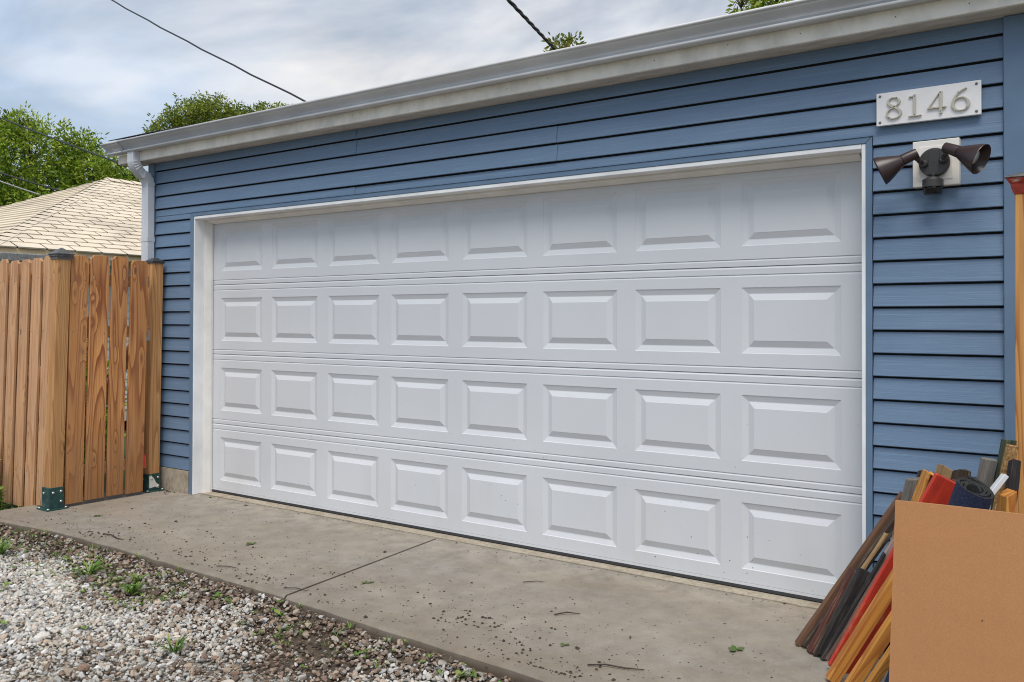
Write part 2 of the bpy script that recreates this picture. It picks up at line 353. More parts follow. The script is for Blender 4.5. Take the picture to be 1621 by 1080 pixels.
MT['twig'] = mat_rough('dry_twig', (0.025, 0.017, 0.012), (0.07, 0.048, 0.034), None, 60, (1, 1, 1), 0.5)

# ------------------------------------------------------------------ object helpers
WL = {}
def wl(o): return WL.get(o.name, Vector((0, 0, 0))) if o else Vector((0, 0, 0))
def tag(o, label=None, cat=None, group=None, kind=None):
    if label: o['label'] = label
    if cat: o['category'] = cat
    if group: o['group'] = group
    if kind: o['kind'] = kind
    return o
def empty(name, loc, label=None, cat=None, group=None, kind=None):
    o = bpy.data.objects.new(name, None); o.empty_display_size = 0.1; COL.objects.link(o)
    o.location = loc; WL[o.name] = Vector(loc)
    return tag(o, label, cat, group, kind)

class MB:
    def __init__(s): s.v = []; s.f = []; s.mi = []
    def add(s, vs, fs, mi=0):
        b = len(s.v); s.v += [tuple(v) for v in vs]
        for f in fs: s.f.append(tuple(b+i for i in f)); s.mi.append(mi)
    def box(s, a, b, mi=0):
        x0, y0, z0 = a; x1, y1, z1 = b
        s.add([(x0, y0, z0), (x1, y0, z0), (x1, y1, z0), (x0, y1, z0), (x0, y0, z1), (x1, y0, z1), (x1, y1, z1), (x0, y1, z1)],
              [(0, 3, 2, 1), (4, 5, 6, 7), (0, 1, 5, 4), (1, 2, 6, 5), (2, 3, 7, 6), (3, 0, 4, 7)], mi)
    def prism_x(s, prof, x0, x1, mi=0):     # prof: list of (y,z), extruded along x
        n = len(prof)
        s.add([(x0, y, z) for y, z in prof]+[(x1, y, z) for y, z in prof],
              [tuple(range(n)), tuple(reversed(range(n, 2*n)))]+[((i+1) % n, i, n+i, n+(i+1) % n) for i in range(n)], mi)
    def prism(s, poly, d, mi=0):            # poly: 3-D points, extruded by vector d
        n = len(poly); d = Vector(d); P = [Vector(p) for p in poly]
        s.add(P+[p+d for p in P], [tuple(reversed(range(n))), tuple(range(n, 2*n))]+[(i, (i+1) % n, n+(i+1) % n, n+i) for i in range(n)], mi)
    def tube(s, pts, r, n=8, mi=0, cap=True):
        P = [Vector(p) for p in pts]; rings = []
        up = Vector((0.13, 0.21, 0.97))
        for i, p in enumerate(P):
            t = (P[min(i+1, len(P)-1)]-P[max(i-1, 0)]).normalized()
            a = t.cross(up)
            if a.length < 1e-3: a = t.cross(Vector((1, 0, 0)))
            a.normalize(); b = t.cross(a)
            rr = r[i] if isinstance(r, (list, tuple)) else r
            rings.append([p+(a*math.cos(2*math.pi*k/n)+b*math.sin(2*math.pi*k/n))*rr for k in range(n)])
        vs = [v for rg in rings for v in rg]; fs = []
        for i in range(len(P)-1):
            for k in range(n):
                fs.append((i*n+k, i*n+(k+1) % n, (i+1)*n+(k+1) % n, (i+1)*n+k))
        if cap: fs += [tuple(reversed(range(n))), tuple(range((len(P)-1)*n, len(P)*n))]
        s.add(vs, fs, mi)
    def lathe(s, o, ax, prof, n=32, mi=0, capa=True, capb=True):   # prof: (t along axis, radius)
        o = Vector(o); ax = Vector(ax).normalized()
        a = ax.cross(Vector((0, 0, 1))); a = a if a.length > 1e-3 else ax.cross(Vector((1, 0, 0))); a.normalize(); b = ax.cross(a)
        vs = [o+ax*t+(a*math.cos(2*math.pi*k/n)+b*math.sin(2*math.pi*k/n))*r for t, r in prof for k in range(n)]
        fs = []
        for i in range(len(prof)-1):
            for k in range(n): fs.append((i*n+k, i*n+(k+1) % n, (i+1)*n+(k+1) % n, (i+1)*n+k))
        if capa: fs.append(tuple(reversed(range(n))))
        if capb: fs.append(tuple(range((len(prof)-1)*n, len(prof)*n)))
        s.add(vs, fs, mi)
    def build(s, name, mats, parent=None, origin=None, smooth=False, bevel=0.0, seg=2, auto=None):
        if not isinstance(mats, (list, tuple)): mats = [mats]
        V = np.array(s.v, dtype=float)
        if origin is None:
            lo, hi = V.min(0), V.max(0); origin = ((lo[0]+hi[0])/2, (lo[1]+hi[1])/2, lo[2])
        o3 = np.array(origin, dtype=float)
        me = bpy.data.meshes.new(name); me.from_pydata((V-o3).tolist(), [], s.f)
        for m in mats: me.materials.append(m)
        if len(mats) > 1: me.polygons.foreach_set('material_index', s.mi)
        if smooth or auto: me.polygons.foreach_set('use_smooth', [True]*len(me.polygons))
        bm = bmesh.new(); bm.from_mesh(me); bmesh.ops.recalc_face_normals(bm, faces=bm.faces); bm.to_mesh(me); bm.free()
        if auto: me.set_sharp_from_angle(angle=math.radians(auto))
        o = bpy.data.objects.new(name, me); COL.objects.link(o)
        o.location = Vector(origin)-wl(parent)
        WL[o.name] = Vector(origin)
        if parent: o.parent = parent
        if bevel:
            md = o.modifiers.new('bevel', 'BEVEL'); md.width = bevel; md.segments = seg; md.limit_method = 'ANGLE'; md.angle_limit = math.radians(40)
            md.harden_normals = False
        return o

def board(name, p0, p1, w, t, face, mat, parent=None, bevel=0.002, end0=0.0, end1=0.0, rough=0.0, edge_shift=0.0):
    """a plank from p0 to p1; its w side faces along 'face', t goes back from it. Local Z is its length."""
    p0, p1 = Vector(p0), Vector(p1); L = (p1-p0).length; zax = (p1-p0).normalized()
    f = Vector(face); yax = -(f-zax*f.dot(zax)).normalized(); xax = yax.cross(zax)
    m = MB()
    NS = 9 if rough else 1
    rough *= 0.45
    ring = []
    for i in range(NS+1):
        k = i/NS; z0 = k*L
        for (sx, sy) in ((-1, 0), (1, 0), (1, 1), (-1, 1)):
            zoff = 0
            if i == 0: zoff = end0*sx*w*0.5
            if i == NS: zoff = end1*sx*w*0.5
            j = (lambda: random.uniform(-rough, rough)) if rough else (lambda: 0.0)
            if rough and i in (0, NS): zoff += random.uniform(-rough, rough)*5
            ring.append((sx*w/2+j(), sy*t+j(), z0+zoff))
    fs = [(3, 2, 1, 0), tuple(NS*4+i for i in range(4))]
    for i in range(NS):
        for k in range(4): fs.append((i*4+k, i*4+(k+1) % 4, (i+1)*4+(k+1) % 4, (i+1)*4+k))
    m.add(ring, fs)
    o = m.build(name, mat, None, (0, 0, 0), bevel=bevel, seg=1)
    R = Matrix((xax, yax, zax)).transposed().to_4x4()
    o.matrix_world = Matrix.Translation(p0-wl(parent)) @ R
    WL[o.name] = p0
    if parent: o.parent = parent; o.matrix_parent_inverse = Matrix.Identity(4); o.matrix_basis = Matrix.Translation(p0-wl(parent)) @ R
    return o

def np_mesh(name, verts, faces, mat, cols=None, parent=None, smooth=False, nper=4):
    """verts (N,3), faces (M,nper) -> mesh built by foreach_set, cols (M,3) per-face colours."""
    me = bpy.data.meshes.new(name); N, Mf = len(verts), len(faces)
    me.vertices.add(N); me.vertices.foreach_set('co', np.asarray(verts, np.float32).ravel())
    me.loops.add(Mf*nper); me.loops.foreach_set('vertex_index', np.asarray(faces, np.int32).ravel())
    me.polygons.add(Mf); me.polygons.foreach_set('loop_start', np.arange(0, Mf*nper, nper, dtype=np.int32))
    try: me.polygons.foreach_set('loop_total', np.full(Mf, nper, np.int32))
    except Exception: pass
    me.update(calc_edges=True); me.validate()
    me.materials.append(mat)
    if smooth: me.polygons.foreach_set('use_smooth', np.ones(Mf, bool))
    if cols is not None:
        at = me.attributes.new('col', 'FLOAT_COLOR', 'FACE')
        at.data.foreach_set('color', np.c_[cols, np.ones(Mf)].astype(np.float32).ravel())
    o = bpy.data.objects.new(name, me); COL.objects.link(o)
    if parent: o.parent = parent; o.location = -wl(parent)
    WL[o.name] = Vector((0, 0, 0))
    return o

# ================================================================== SETTING: ground
def sheet(name, pts, z, mat, kind='structure', label=None):
    m = MB(); m.add([(x, y, z) for x, y in pts], [tuple(range(len(pts)))])
    o = m.build(name, mat, None, (0, 0, z)); return tag(o, label, None, None, kind)
sheet('ground', [(-400, -400), (400, -400), (400, 400), (-400, 400)], -0.14, MT['grass_ground'], label='grassy ground around the garage and alley')
sheet('alley', [(-60, -9.5), (60, -9.5), (60, -1.30), (-60, -1.30)], -0.10, MT['gravel_sheet'], label='pale gravel alley in front of the garage')
apron = empty('driveway_slab', (2.4, -0.7, 0), 'stained concrete apron in two slabs before the garage door', None, None, 'structure')
def slab(front, back, name='concrete_slab'):
    m = MB(); pts = front+back; n = len(pts); c = 0.012
    top = [(x, y, 0.0) for x, y in pts]
    # slight chamfer on the alley edge
    nf = len(front)
    rim = [(x, y-(c if i < nf else 0), -c if i < nf else 0.0) for i, (x, y) in enumerate(pts)]
    low = [(x, y-(c if i < nf else 0), -0.3) for i, (x, y) in enumerate(pts)]
    vs = top+rim+low; fs = [tuple(range(n))]
    for i in range(n):
        j = (i+1) % n
        fs += [(i, j, n+j, n+i), (n+i, n+j, 2*n+j, 2*n+i)]
    m.add(vs, fs); return m.build(name, MT['concrete'], apron)
def jit(pts, a=0.006):
    out = []
    for (x0, y0), (x1, y1) in zip(pts[:-1], pts[1:]):
        n = max(2, int(abs(x1-x0)/0.09))
        for i in range(n): out.append((x0+(x1-x0)*i/n, y0+(y1-y0)*i/n+random.uniform(-a, a)))
    return out+[pts[-1]]
slab(jit([(-0.62, -1.43), (-0.25, -1.40), (0.3, -1.335), (1.05, -1.345), (1.84, -1.36), (2.482, -1.385)]), [(2.339, -0.098), (0.9, -0.10), (-0.03, -0.106), (-0.03, -0.125), (-0.62, -0.125)])
slab(jit([(2.500, -1.386), (3.15, -1.432), (3.66, -1.458), (4.1, -1.487), (5.2, -1.53), (6.6, -1.58)]), [(6.6, -0.11), (4.9, -0.098), (2.357, -0.098)])
m = MB(); m.prism([(2.30, -0.10, -0.012), (2.44, -1.37, -0.012), (2.55, -1.37, -0.012), (2.41, -0.10, -0.012)], (0, 0, -0.02)); m.build('joint_filler', MT['soil'], apron)
m = MB(); m.add([(-0.03, -0.096, 0.004), (0.6, -0.098, 0.005), (1.5, -0.092, 0.004), (2.4, -0.099, 0.006), (3.3, -0.09, 0.004), (4.2, -0.094, 0.005), (4.85, -0.092, 0.004), (4.85, 0.3, 0.006), (-0.03, 0.3, 0.006)], [tuple(range(9))])
for i in range(6): pass
xs = [-0.03, 0.6, 1.5, 2.4, 3.3, 4.2, 4.85]; ys = [-0.096, -0.098, -0.092, -0.099, -0.09, -0.094, -0.092]
m.add([(x, y, 0.005) for x, y in zip(xs, ys)]+[(x, y-0.001, -0.05) for x, y in zip(xs, ys)], [(i, i+1, 8+i, 7+i) for i in range(6)])
m.build('threshold_lip', MT['foundation'], apron)

def front_edge(x):
    return np.interp(x, [-3, -0.62, -0.25, 0.3, 1.05, 1.84, 2.5, 3.15, 3.66, 4.1, 5.2, 6.6], [-1.43, -1.43, -1.40, -1.335, -1.345, -1.36, -1.385, -1.432, -1.458, -1.487, -1.53, -1.58])-0.014
def smooth_noise(x, y, s, seed):
    r = np.random.default_rng(seed); G = r.random((64, 64))
    u, v = (x/s) % 63, (y/s) % 63; i, j = u.astype(int), v.astype(int); fu, fv = u-i, v-j
    fu, fv = fu*fu*(3-2*fu), fv*fv*(3-2*fv)
    return (G[i, j]*(1-fu)+G[i+1, j]*fu)*(1-fv)+(G[i, j+1]*(1-fu)+G[i+1, j+1]*fu)*fv
def bank(x, d):          # height of the soil at distance d from the slab
    return -0.097+0.062*np.exp(-(d/0.13)**2)*(0.55+0.6*smooth_noise(x+40, d*0+3, 0.18, 13))
XS_ = np.linspace(-3, 7, 400); DS_ = np.array([-0.03, 0.0, 0.03, 0.06, 0.10, 0.15, 0.20, 0.27, 0.36, 0.5])
m = MB(); vs = []
for x in XS_:
    for d_ in DS_: vs.append((x, float(front_edge(x))-d_, float(bank(np.array([x]), np.array([max(d_, 0.0)]))[0])+random.uniform(-0.003, 0.003)-(0.004 if d_ > 0.45 else 0)))
k_ = len(DS_); m.add(vs, [(i*k_+j, i*k_+j+1, (i+1)*k_+j+1, (i+1)*k_+j) for i in range(len(XS_)-1) for j in range(k_-1)])
o = m.build('soil_strip', MT['soil'], None, (0, 0, 0), smooth=True); tag(o, 'dark soil banked up along the slab edge', None, None, 'structure')
# ------------------------------------------------------------------ gravel: instanced stones
def gravel_group():
    g = bpy.data.node_groups.new('gravel_scatter', 'GeometryNodeTree')
    g.interface.new_socket('Geometry', in_out='INPUT', socket_type='NodeSocketGeometry')
    g.interface.new_socket('Geometry', in_out='OUTPUT', socket_type='NodeSocketGeometry')
    N = lambda t: g.nodes.new(t); Lk = g.links.new
    gi, go = N('NodeGroupInput'), N('NodeGroupOutput')
    g2i = N('GeometryNodeGeometryToInstance')
    for k in range(7):
        ico = N('GeometryNodeMeshIcoSphere'); ico.inputs['Radius'].default_value = 1.0; ico.inputs['Subdivisions'].default_value = 3
        pos = N('GeometryNodeInputPosition')
        ad = N('ShaderNodeVectorMath'); ad.operation = 'ADD'; ad.inputs[1].default_value = (k*7.3, k*3.1, k*5.7); Lk(pos.outputs[0], ad.inputs[0])
        no = N('ShaderNodeTexNoise'); no.inputs['Scale'].default_value = 0.75; no.inputs['Detail'].default_value = 1.5; Lk(ad.outputs[0], no.inputs['Vector'])
        sb = N('ShaderNodeVectorMath'); sb.operation = 'SUBTRACT'; sb.inputs[1].default_value = (0.5, 0.5, 0.5); Lk(no.outputs['Color'], sb.inputs[0])
        sc = N('ShaderNodeVectorMath'); sc.operation = 'SCALE'; sc.inputs['Scale'].default_value = 1.9; Lk(sb.outputs[0], sc.inputs[0])
        sp = N('GeometryNodeSetPosition'); Lk(ico.outputs['Mesh'], sp.inputs['Geometry']); Lk(sc.outputs[0], sp.inputs['Offset'])
        tr = N('GeometryNodeTransform'); tr.inputs['Scale'].default_value = (1.15, 0.85, 0.62+0.05*(k % 3)); Lk(sp.outputs[0], tr.inputs['Geometry'])
        sm = N('GeometryNodeSetShadeSmooth'); Lk(tr.outputs[0], sm.inputs['Geometry'])
        mt = N('GeometryNodeSetMaterial'); mt.inputs['Material'].default_value = MT['stone']; Lk(sm.outputs[0], mt.inputs['Geometry'])
        Lk(mt.outputs[0], g2i.inputs[0])
    ip = N('GeometryNodeInstanceOnPoints'); ip.inputs['Pick Instance'].default_value = True
    def attr(nm, ty):
        a = N('GeometryNodeInputNamedAttribute'); a.data_type = ty; a.inputs['Name'].default_value = nm; return a.outputs['Attribute']
    Lk(gi.outputs[0], ip.inputs['Points']); Lk(g2i.outputs[0], ip.inputs['Instance'])
    Lk(attr('idx', 'INT'), ip.inputs['Instance Index'])
    e2r = N('FunctionNodeEulerToRotation'); Lk(attr('rot', 'FLOAT_VECTOR'), e2r.inputs[0]); Lk(e2r.outputs[0], ip.inputs['Rotation'])
    Lk(attr('scl', 'FLOAT_VECTOR'), ip.inputs['Scale'])
    Lk(ip.outputs[0], go.inputs[0])
    return g
NSTONE = 220000
gx = rng.uniform(-3.0, 6.3, NSTONE); gy = rng.uniform(-4.6, -1.33, NSTONE)
fe = front_edge(gx); d = fe-gy
soilness = np.clip(1.0-d/0.46+1.1*(smooth_noise(gx+10, gy+10, 0.22, 3)-0.5), 0, 1)
patch = smooth_noise(gx+20, gy+20, 0.55, 5)
patch2 = smooth_noise(gx+30, gy+30, 0.13, 9)
bare = np.clip((patch-0.5)*4, 0, 1)*np.clip((gx-1.7)/1.0, 0, 1)
keep = (d > 0.012) & (rng.random(NSTONE) > 0.62*np.clip(soilness*1.2-0.2, 0, 1)*(0.4+patch2)) & (rng.random(NSTONE) > 0.55*bare)
gx, gy, d, soilness, patch, bare = gx[keep], gy[keep], d[keep], soilness[keep], patch[keep], bare[keep]
n = len(gx)
sz = np.clip(rng.lognormal(np.log(0.0058), 0.44, n), 0.0022, 0.016)
big = rng.random(n) < 0.012; sz[big] *= 1.5
gz = bank(gx, d)+0.003+0.012*smooth_noise(gx, gy, 0.3, 7)+rng.uniform(0, 0.010, n)*np.clip(d/0.2, 0.2, 1)+sz*0.25
pal = np.array([(0.56, 0.53, 0.47), (0.62, 0.60, 0.56), (0.47, 0.44, 0.39), (0.52, 0.45, 0.36), (0.38, 0.37, 0.36), (0.58, 0.50, 0.42), (0.66, 0.64, 0.61), (0.40, 0.31, 0.23), (0.30, 0.29, 0.29), (0.50, 0.38, 0.28)])
w = np.array([.2, .17, .15, .1, .08, .1, .1, .04, .03, .03])
col = pal[rng.choice(len(pal), n, p=w/w.sum())]*rng.uniform(0.75, 1.28, (n, 1))
brown = np.array([(0.19, 0.13, 0.09), (0.30, 0.215, 0.15), (0.12, 0.085, 0.06), (0.36, 0.28, 0.21), (0.23, 0.145, 0.10)])[rng.integers(0, 5, n)]*rng.uniform(0.7, 1.2, (n, 1))
mixf = np.clip(soilness*1.15+0.55*bare, 0, 1)
isb = (rng.random(n) < mixf*0.75)[:, None]
col = np.where(isb, brown, col*(1-0.35*mixf[:, None]))
rot = rng.uniform(-0.7, 0.7, (n, 3)); rot[:, 2] = rng.uniform(0, 6.28, n)
scl = sz[:, None]*rng.uniform(0.75, 1.25, (n, 3))
me = bpy.data.meshes.new('gravel'); me.vertices.add(n); me.vertices.foreach_set('co', np.c_[gx, gy, gz].astype(np.float32).ravel())
for nm, ty, arr, f in (('rot', 'FLOAT_VECTOR', rot, 'vector'), ('scl', 'FLOAT_VECTOR', scl, 'vector')):
    a = me.attributes.new(nm, ty, 'POINT'); a.data.foreach_set(f, arr.astype(np.float32).ravel())
a = me.attributes.new('idx', 'INT', 'POINT'); a.data.foreach_set('value', rng.integers(0, 7, n).astype(np.int32))
a = me.attributes.new('col', 'FLOAT_COLOR', 'POINT'); a.data.foreach_set('color', np.c_[col, np.ones(n)].astype(np.float32).ravel())
go_ = bpy.data.objects.new('gravel', me); COL.objects.link(go_)
md = go_.modifiers.new('scatter', 'NODES'); md.node_group = gravel_group()
tag(go_, 'loose pale and brownish gravel stones covering the alley', None, None, 'stuff')

# ================================================================== GARAGE
YW = -0.14                      # wall plane of the siding
XL, XR = -0.03, 4.848           # faces of the door jambs
GAR = empty('garage', (2.4, 3.0, 0), 'blue clapboard garage with wide white panel door and grey gutter', 'garage')
SOF = 2.578
# walls: the front wall as three panels round the opening, plus sides and back
m = MB()
m.box((-0.57, -0.128, 0.0), (XL-0.004, -0.01, 2.6)); m.box((XR+0.004, -0.128, 0.0), (5.44, -0.01, 2.6)); m.box((XL-0.003, -0.128, 2.118), (XR+0.003, -0.01, 2.6))
m.box((-0.58, -0.011, 0.0), (-0.45, 6.0, 2.6)); m.box((5.34, -0.011, 0.0), (5.45, 6.0, 2.6)); m.box((-0.449, 5.9, 0.0), (5.339, 6.01, 2.6))
wall = m.build('wall', MT['sheathing'], GAR, (2.4, 3, 0))
for a_, b_ in (((-0.63, -0.158, -0.05), (-0.085, -0.1285, 0.172)), ((4.9, -0.158, -0.05), (5.50, -0.1285, 0.172)), ((-0.63, -0.1284, -0.05), (-0.581, 6.05, 0.172)), ((5.451, -0.1284, -0.05), (5.50, 6.05, 0.172))):
    m = MB(); m.box(a_, b_); m.build('foundation', MT['foundation'], GAR)
# siding boards
EXP = 0.1016; Z0 = 0.176
def siding_board(x0, x1, k, zmin=-9, zmax=9, dy=0.0):
    zb, zt = Z0+EXP*k, Z0+EXP*(k+1)+0.006
    out_b, out_t = YW-0.0115-dy, YW+0.0035-dy
    lo, hi = max(zb, zmin), min(zt, zmax)
    if hi-lo < 0.008: return
    yl = out_b+(out_t-out_b)*(lo-zb)/(zt-zb); yh = out_b+(out_t-out_b)*(hi-zb)/(zt-zb)
    m = MB()
    hf = hi-0.015 if hi == zt else hi  # face stops short so the blackened backing shows as seam shade
    yh = out_b+(out_t-out_b)*(hf-zb)/(zt-zb)
    if hi == zt: top = [(yh, hf), (yh+0.003, hf)]
    else: top = [(yh, hf), (yh+0.003, hf)]
    if lo == zb: prof = [(yl+0.003, lo), (yl, lo+0.003)]+top+[(yl+0.005, lo+0.016)]
    else: prof = [(yl, lo)]+top+[(yl+0.004, lo)]
    m.prism_x(prof, x0, x1)
    m.build('siding_board', MT['siding'], wall, ((x0+x1)/2, YW, lo))
TRIM_T = 2.148
for k in range(24):
    zb, zt = Z0+EXP*k, Z0+EXP*(k+1)
    if zt <= TRIM_T+0.001:
        siding_board(-0.553, -0.083, k); siding_board(4.896, 5.403, k)
    else:
        if zb < TRIM_T:
            siding_board(-0.553, -0.083, k, zmax=TRIM_T+0.001); siding_board(4.896, 5.403, k, zmax=TRIM_T+0.001)
        cuts = {19: [1.675], 20: [3.24], 21: [3.238], 22: [1.69], 23: [1.692]}.get(k, [])
        xs = [-0.553]+cuts+[5.403]
        for i in range(len(xs)-1):
            siding_board(xs[i]-(0.02 if i else 0), xs[i+1], k, zmin=TRIM_T+0.0015, zmax=SOF-0.002, dy=0.0035 if (i == 0 and len(xs) == 3) else 0.0)
# corner posts of the wall
for x0, x1 in ((-0.635, -0.555), (5.405, 5.50)):
    m = MB(); m.box((x0, YW-0.022, 0.15), (x1, -0.127, SOF-0.002))
    if x0 < 0: m.box((x0-0.002, YW-0.02, 0.15), (x0+0.012, -0.05, SOF-0.003))
    m.build('corner_trim', MT['blue_trim'], GAR, bevel=0.004)
# blue channel around the door: two legs and a head mitred together
def channel(pts_front, name='door_channel'):
    m = MB(); m.prism([(x, YW-0.016, z) for x, z in pts_front], (0, 0.03, 0)); return m.build(name, MT['blue_trim'], GAR, bevel=0.0025)
XB0, XB1 = -0.081, 4.893
channel([(XB0, 0.0), (-0.0415, 0.0), (-0.0415, 2.119), (XB0, TRIM_T)])
channel([(4.866, 0.0), (XB1, 0.0), (XB1, TRIM_T), (4.866, 2.119)])
channel([(XB0+0.001, TRIM_T), (-0.041, 2.1195), (4.8655, 2.1195), (XB1-0.001, TRIM_T)])
m = MB(); m.box((XB0, YW-0.020, TRIM_T), (XB1, YW-0.001, TRIM_T+0.006)); m.build('drip_cap', MT['blue_trim'], GAR)
# white jambs, header, stops
HZ = 2.098
jm = MT['white_trim']
m = MB(); m.box((-0.041, YW-0.012, 0.0), (XL, 0.06, 2.1185)); m.build('door_jamb', jm, GAR, bevel=0.002)
m = MB(); m.box((XR, YW-0.012, 0.0), (4.8655, 0.06, 2.1185)); m.build('door_jamb', jm, GAR, bevel=0.002)
m = MB(); m.box((XL+0.0005, YW-0.0125, HZ), (XR-0.0005, 0.06, 2.119)); m.build('door_header', jm, GAR, bevel=0.002)
st = MT['stop_trim']
m = MB(); m.prism([(XL, -0.062, 0.002), (XL+0.012, -0.064, 0.002), (XL+0.031, -0.022, 0.002), (XL+0.031, -0.004, 0.002), (XL, -0.004, 0.002)], (0, 0, HZ-0.003)); m.build('door_stop', st, GAR)
m = MB(); m.prism([(XR, -0.062, 0.002), (XR-0.012, -0.064, 0.002), (XR-0.031, -0.022, 0.002), (XR-0.031, -0.004, 0.002), (XR, -0.004, 0.002)], (0, 0, HZ-0.003)); m.build('door_stop', st, GAR)
m = MB(); m.prism_x([(-0.062, HZ), (-0.064, HZ-0.010), (-0.022, HZ-0.028), (-0.004, HZ-0.028), (-0.004, HZ)], XL+0.032, XR-0.032); m.build('door_stop', st, GAR)

# the sectional door: four sections, eight embossed panels in each
SEC = 0.5334; PW, PH, PX0, PITCH = 0.4811, 0.327, 0.0932, 0.592
DX0, DX1 = -0.02, 4.838
DOOR = empty('garage_door_marker', (2.4, 0, 0))
bpy.data.objects.remove(DOOR)
def emboss_mesh():
    m = MB()
    rect = lambda i, y: [(i, y, i), (PW-i, y, i), (PW-i, y, PH-i), (i, y, PH-i)]
    # lip, groove down, groove up, raised field
    steps = [(0.0, 0.0), (0.0025, 0.003), (0.030, 0.0105), (0.033, 0.0105), (0.062, 0.0), (0.064, -0.0012)]
    vs = []; fs = []
    for i, y in steps: vs += rect(i, y)
    for k in range(len(steps)-1):
        for j in range(4): fs.append((k*4+j, k*4+(j+1) % 4, (k+1)*4+(j+1) % 4, (k+1)*4+j))
    b = (len(steps)-1)*4; fs.append((b, b+1, b+2, b+3))
    m.add(vs, fs); return m
door_root = MB(); door_root.box((DX0+0.01, 0.018, 0.03), (DX1-0.01, 0.045, 2.14))
door = door_root.build('garage_door', MT['door'], GAR, (2.4, 0.03, 0))
panel_me = None
for r in range(4):
    zb = SEC*r; m = MB()
    z_lo = zb+(0.018 if r == 0 else 0.0006); z_hi = zb+SEC-0.0006
    zs0, zs1 = zb+0.1035, zb+0.1035+PH
    g = 0.038                                 # band beside each joint, stepped
    xs = [DX0]+[v for i in range(8) for v in (PX0+i*PITCH, PX0+i*PITCH+PW)]+[DX1]
    def strip(za, zb_, ya=0.0, yb=0.0, xa=DX0, xb=DX1):
        m.add([(xa, ya, za), (xb, ya, za), (xb, yb, zb_), (xa, yb, zb_)], [(0, 1, 2, 3)])
    # bands beside the joints: each line a steep undercut with a slope below it that catches the light
    def groove(z, dp): strip(z-0.0105, z-0.0015, 0.0, dp, ); strip(z-0.0015, z, dp, 0.0005)
    strip(z_lo, z_lo+0.002, 0.009, 0.001); strip(z_lo+0.002, zb+g-0.0105, 0.001, 0.0); groove(zb+g, 0.0055); strip(zb+g, zs0, 0.0005, 0.0)
    strip(zs1, zb+SEC-g-0.0105); groove(zb+SEC-g, 0.0055); strip(zb+SEC-g, z_hi-0.0095, 0.0005, 0.0); strip(z_hi-0.0095, z_hi, 0.0, 0.006)
    for i in range(0, len(xs)-1, 2): strip(zs0, zs1, 0, 0, xs[i], xs[i+1])
    m.build('door_section', MT['door'], door, (2.4, 0, zb))
    for c in range(8):
        if panel_me is None:
            po = emboss_mesh().build('door_panel', MT['door'], None, (0, 0, 0)); panel_me = po.data
        else:
            po = bpy.data.objects.new('door_panel', panel_me); COL.objects.link(po)
        wp = Vector((PX0+c*PITCH, 0, zs0)); po.parent = door; po.location = wp-wl(door)
m = MB(); m.prism_x([(-0.004, 0.024), (-0.007, 0.010), (0.0, 0.0055), (0.03, 0.0055), (0.034, 0.024)], DX0, DX1); m.build('bottom_seal', MT['rubber'], door)
m = MB(); m.prism_x([(-0.0035, 0.0215), (-0.0035, 0.036), (0.002, 0.036), (0.002, 0.0215)], DX0, DX1); m.build('bottom_rail', MT['door'], door)

# eave: soffit, fascia, gutter, roof
FX0, FX1 = -0.83, 6.1
m = MB(); m.box((FX0+0.012, -0.2695, SOF), (FX1, -0.12, SOF+0.02)); sof = m.build('soffit', MT['soffit'], GAR)
m = MB(); m.box((FX0, -0.29, SOF-0.002), (FX1, -0.27, 2.735)); fas = m.build('fascia', MT['fascia'], GAR, bevel=0.002)
for x in (-0.2, 0.55, 1.32, 1.8, 2.32, 3.0, 3.27, 3.9, 4.28, 4.62, 5.02, 5.3):
    m = MB(); m.lathe((x, -0.2895, 2.612+0.018*((x*7) % 1)), (0, -1, 0), [(0, 0.0035), (0.0012, 0.003)], 8); m.build('nail_head', MT['screw'], fas)
for x in (1.65, 2.15, 2.75, 3.1, 3.6, 4.05, 4.5, 5.0):
    m = MB(); m.lathe((x, -0.215, SOF-0.0003), (0, 0, -1), [(0, 0.003), (0.001, 0.0025)], 8); m.build('nail_head', MT['screw'], sof)
m = MB(); m.box((FX0-0.02, -0.288, SOF-0.004), (FX0-0.0005, -0.10, 2.70)); m.build('eave_return', MT['fascia'], GAR)
for xr in (FX0-0.02, FX1):
    for sg in (0, 1):
        P = [(-0.27, 2.60), (2.95, 3.68), (2.95, 3.815), (-0.27, 2.735)]
        P = [(y if not sg else 5.905-y, z) for y, z in P]
        m = MB(); m.prism([(xr, y, z) for y, z in P], (0.02, 0, 0)); m.build('rake_board', MT['fascia'], GAR)
for xg in (-0.55, 5.42):
    m = MB(); m.prism([(xg, -0.13, 2.601), (xg, 6.0, 2.601), (xg, 2.95, 3.74)], (0.02, 0, 0)); m.build('gable_wall', MT['siding'], GAR)
GY = -0.2905
K = [(GY, 2.648), (-0.354, 2.646), (-0.3575, 2.649), (-0.3585, 2.6585), (-0.345, 2.6615), (-0.338, 2.667), (-0.339, 2.678), (-0.349, 2.690), (-0.364, 2.701), (-0.378, 2.710), (-0.384, 2.716), (-0.385, 2.7205), (-0.3945, 2.7222), (-0.3965, 2.7240), (-0.3965, 2.7335), (-0.388, 2.7345)]
def bent_sheet(P, x0, x1, name, dy=0.0, dz=0.0):
    m = MB(); n_ = len(P)
    m.add([(x0, y+dy, z+dz) for y, z in P]+[(x1, y+dy, z+dz) for y, z in P], [(i, i+1, n_+i+1, n_+i) for i in range(n_-1)])
    o = m.build(name, MT['gutter'], GAR, auto=28)
    sd = o.modifiers.new('thickness', 'SOLIDIFY'); sd.thickness = 0.0016; sd.offset = 0; return o
gut = bent_sheet(K, -0.70, 6.15, 'gutter')
bent_sheet(K, -0.93, -0.69, 'gutter_corner', -0.0022, -0.0012)
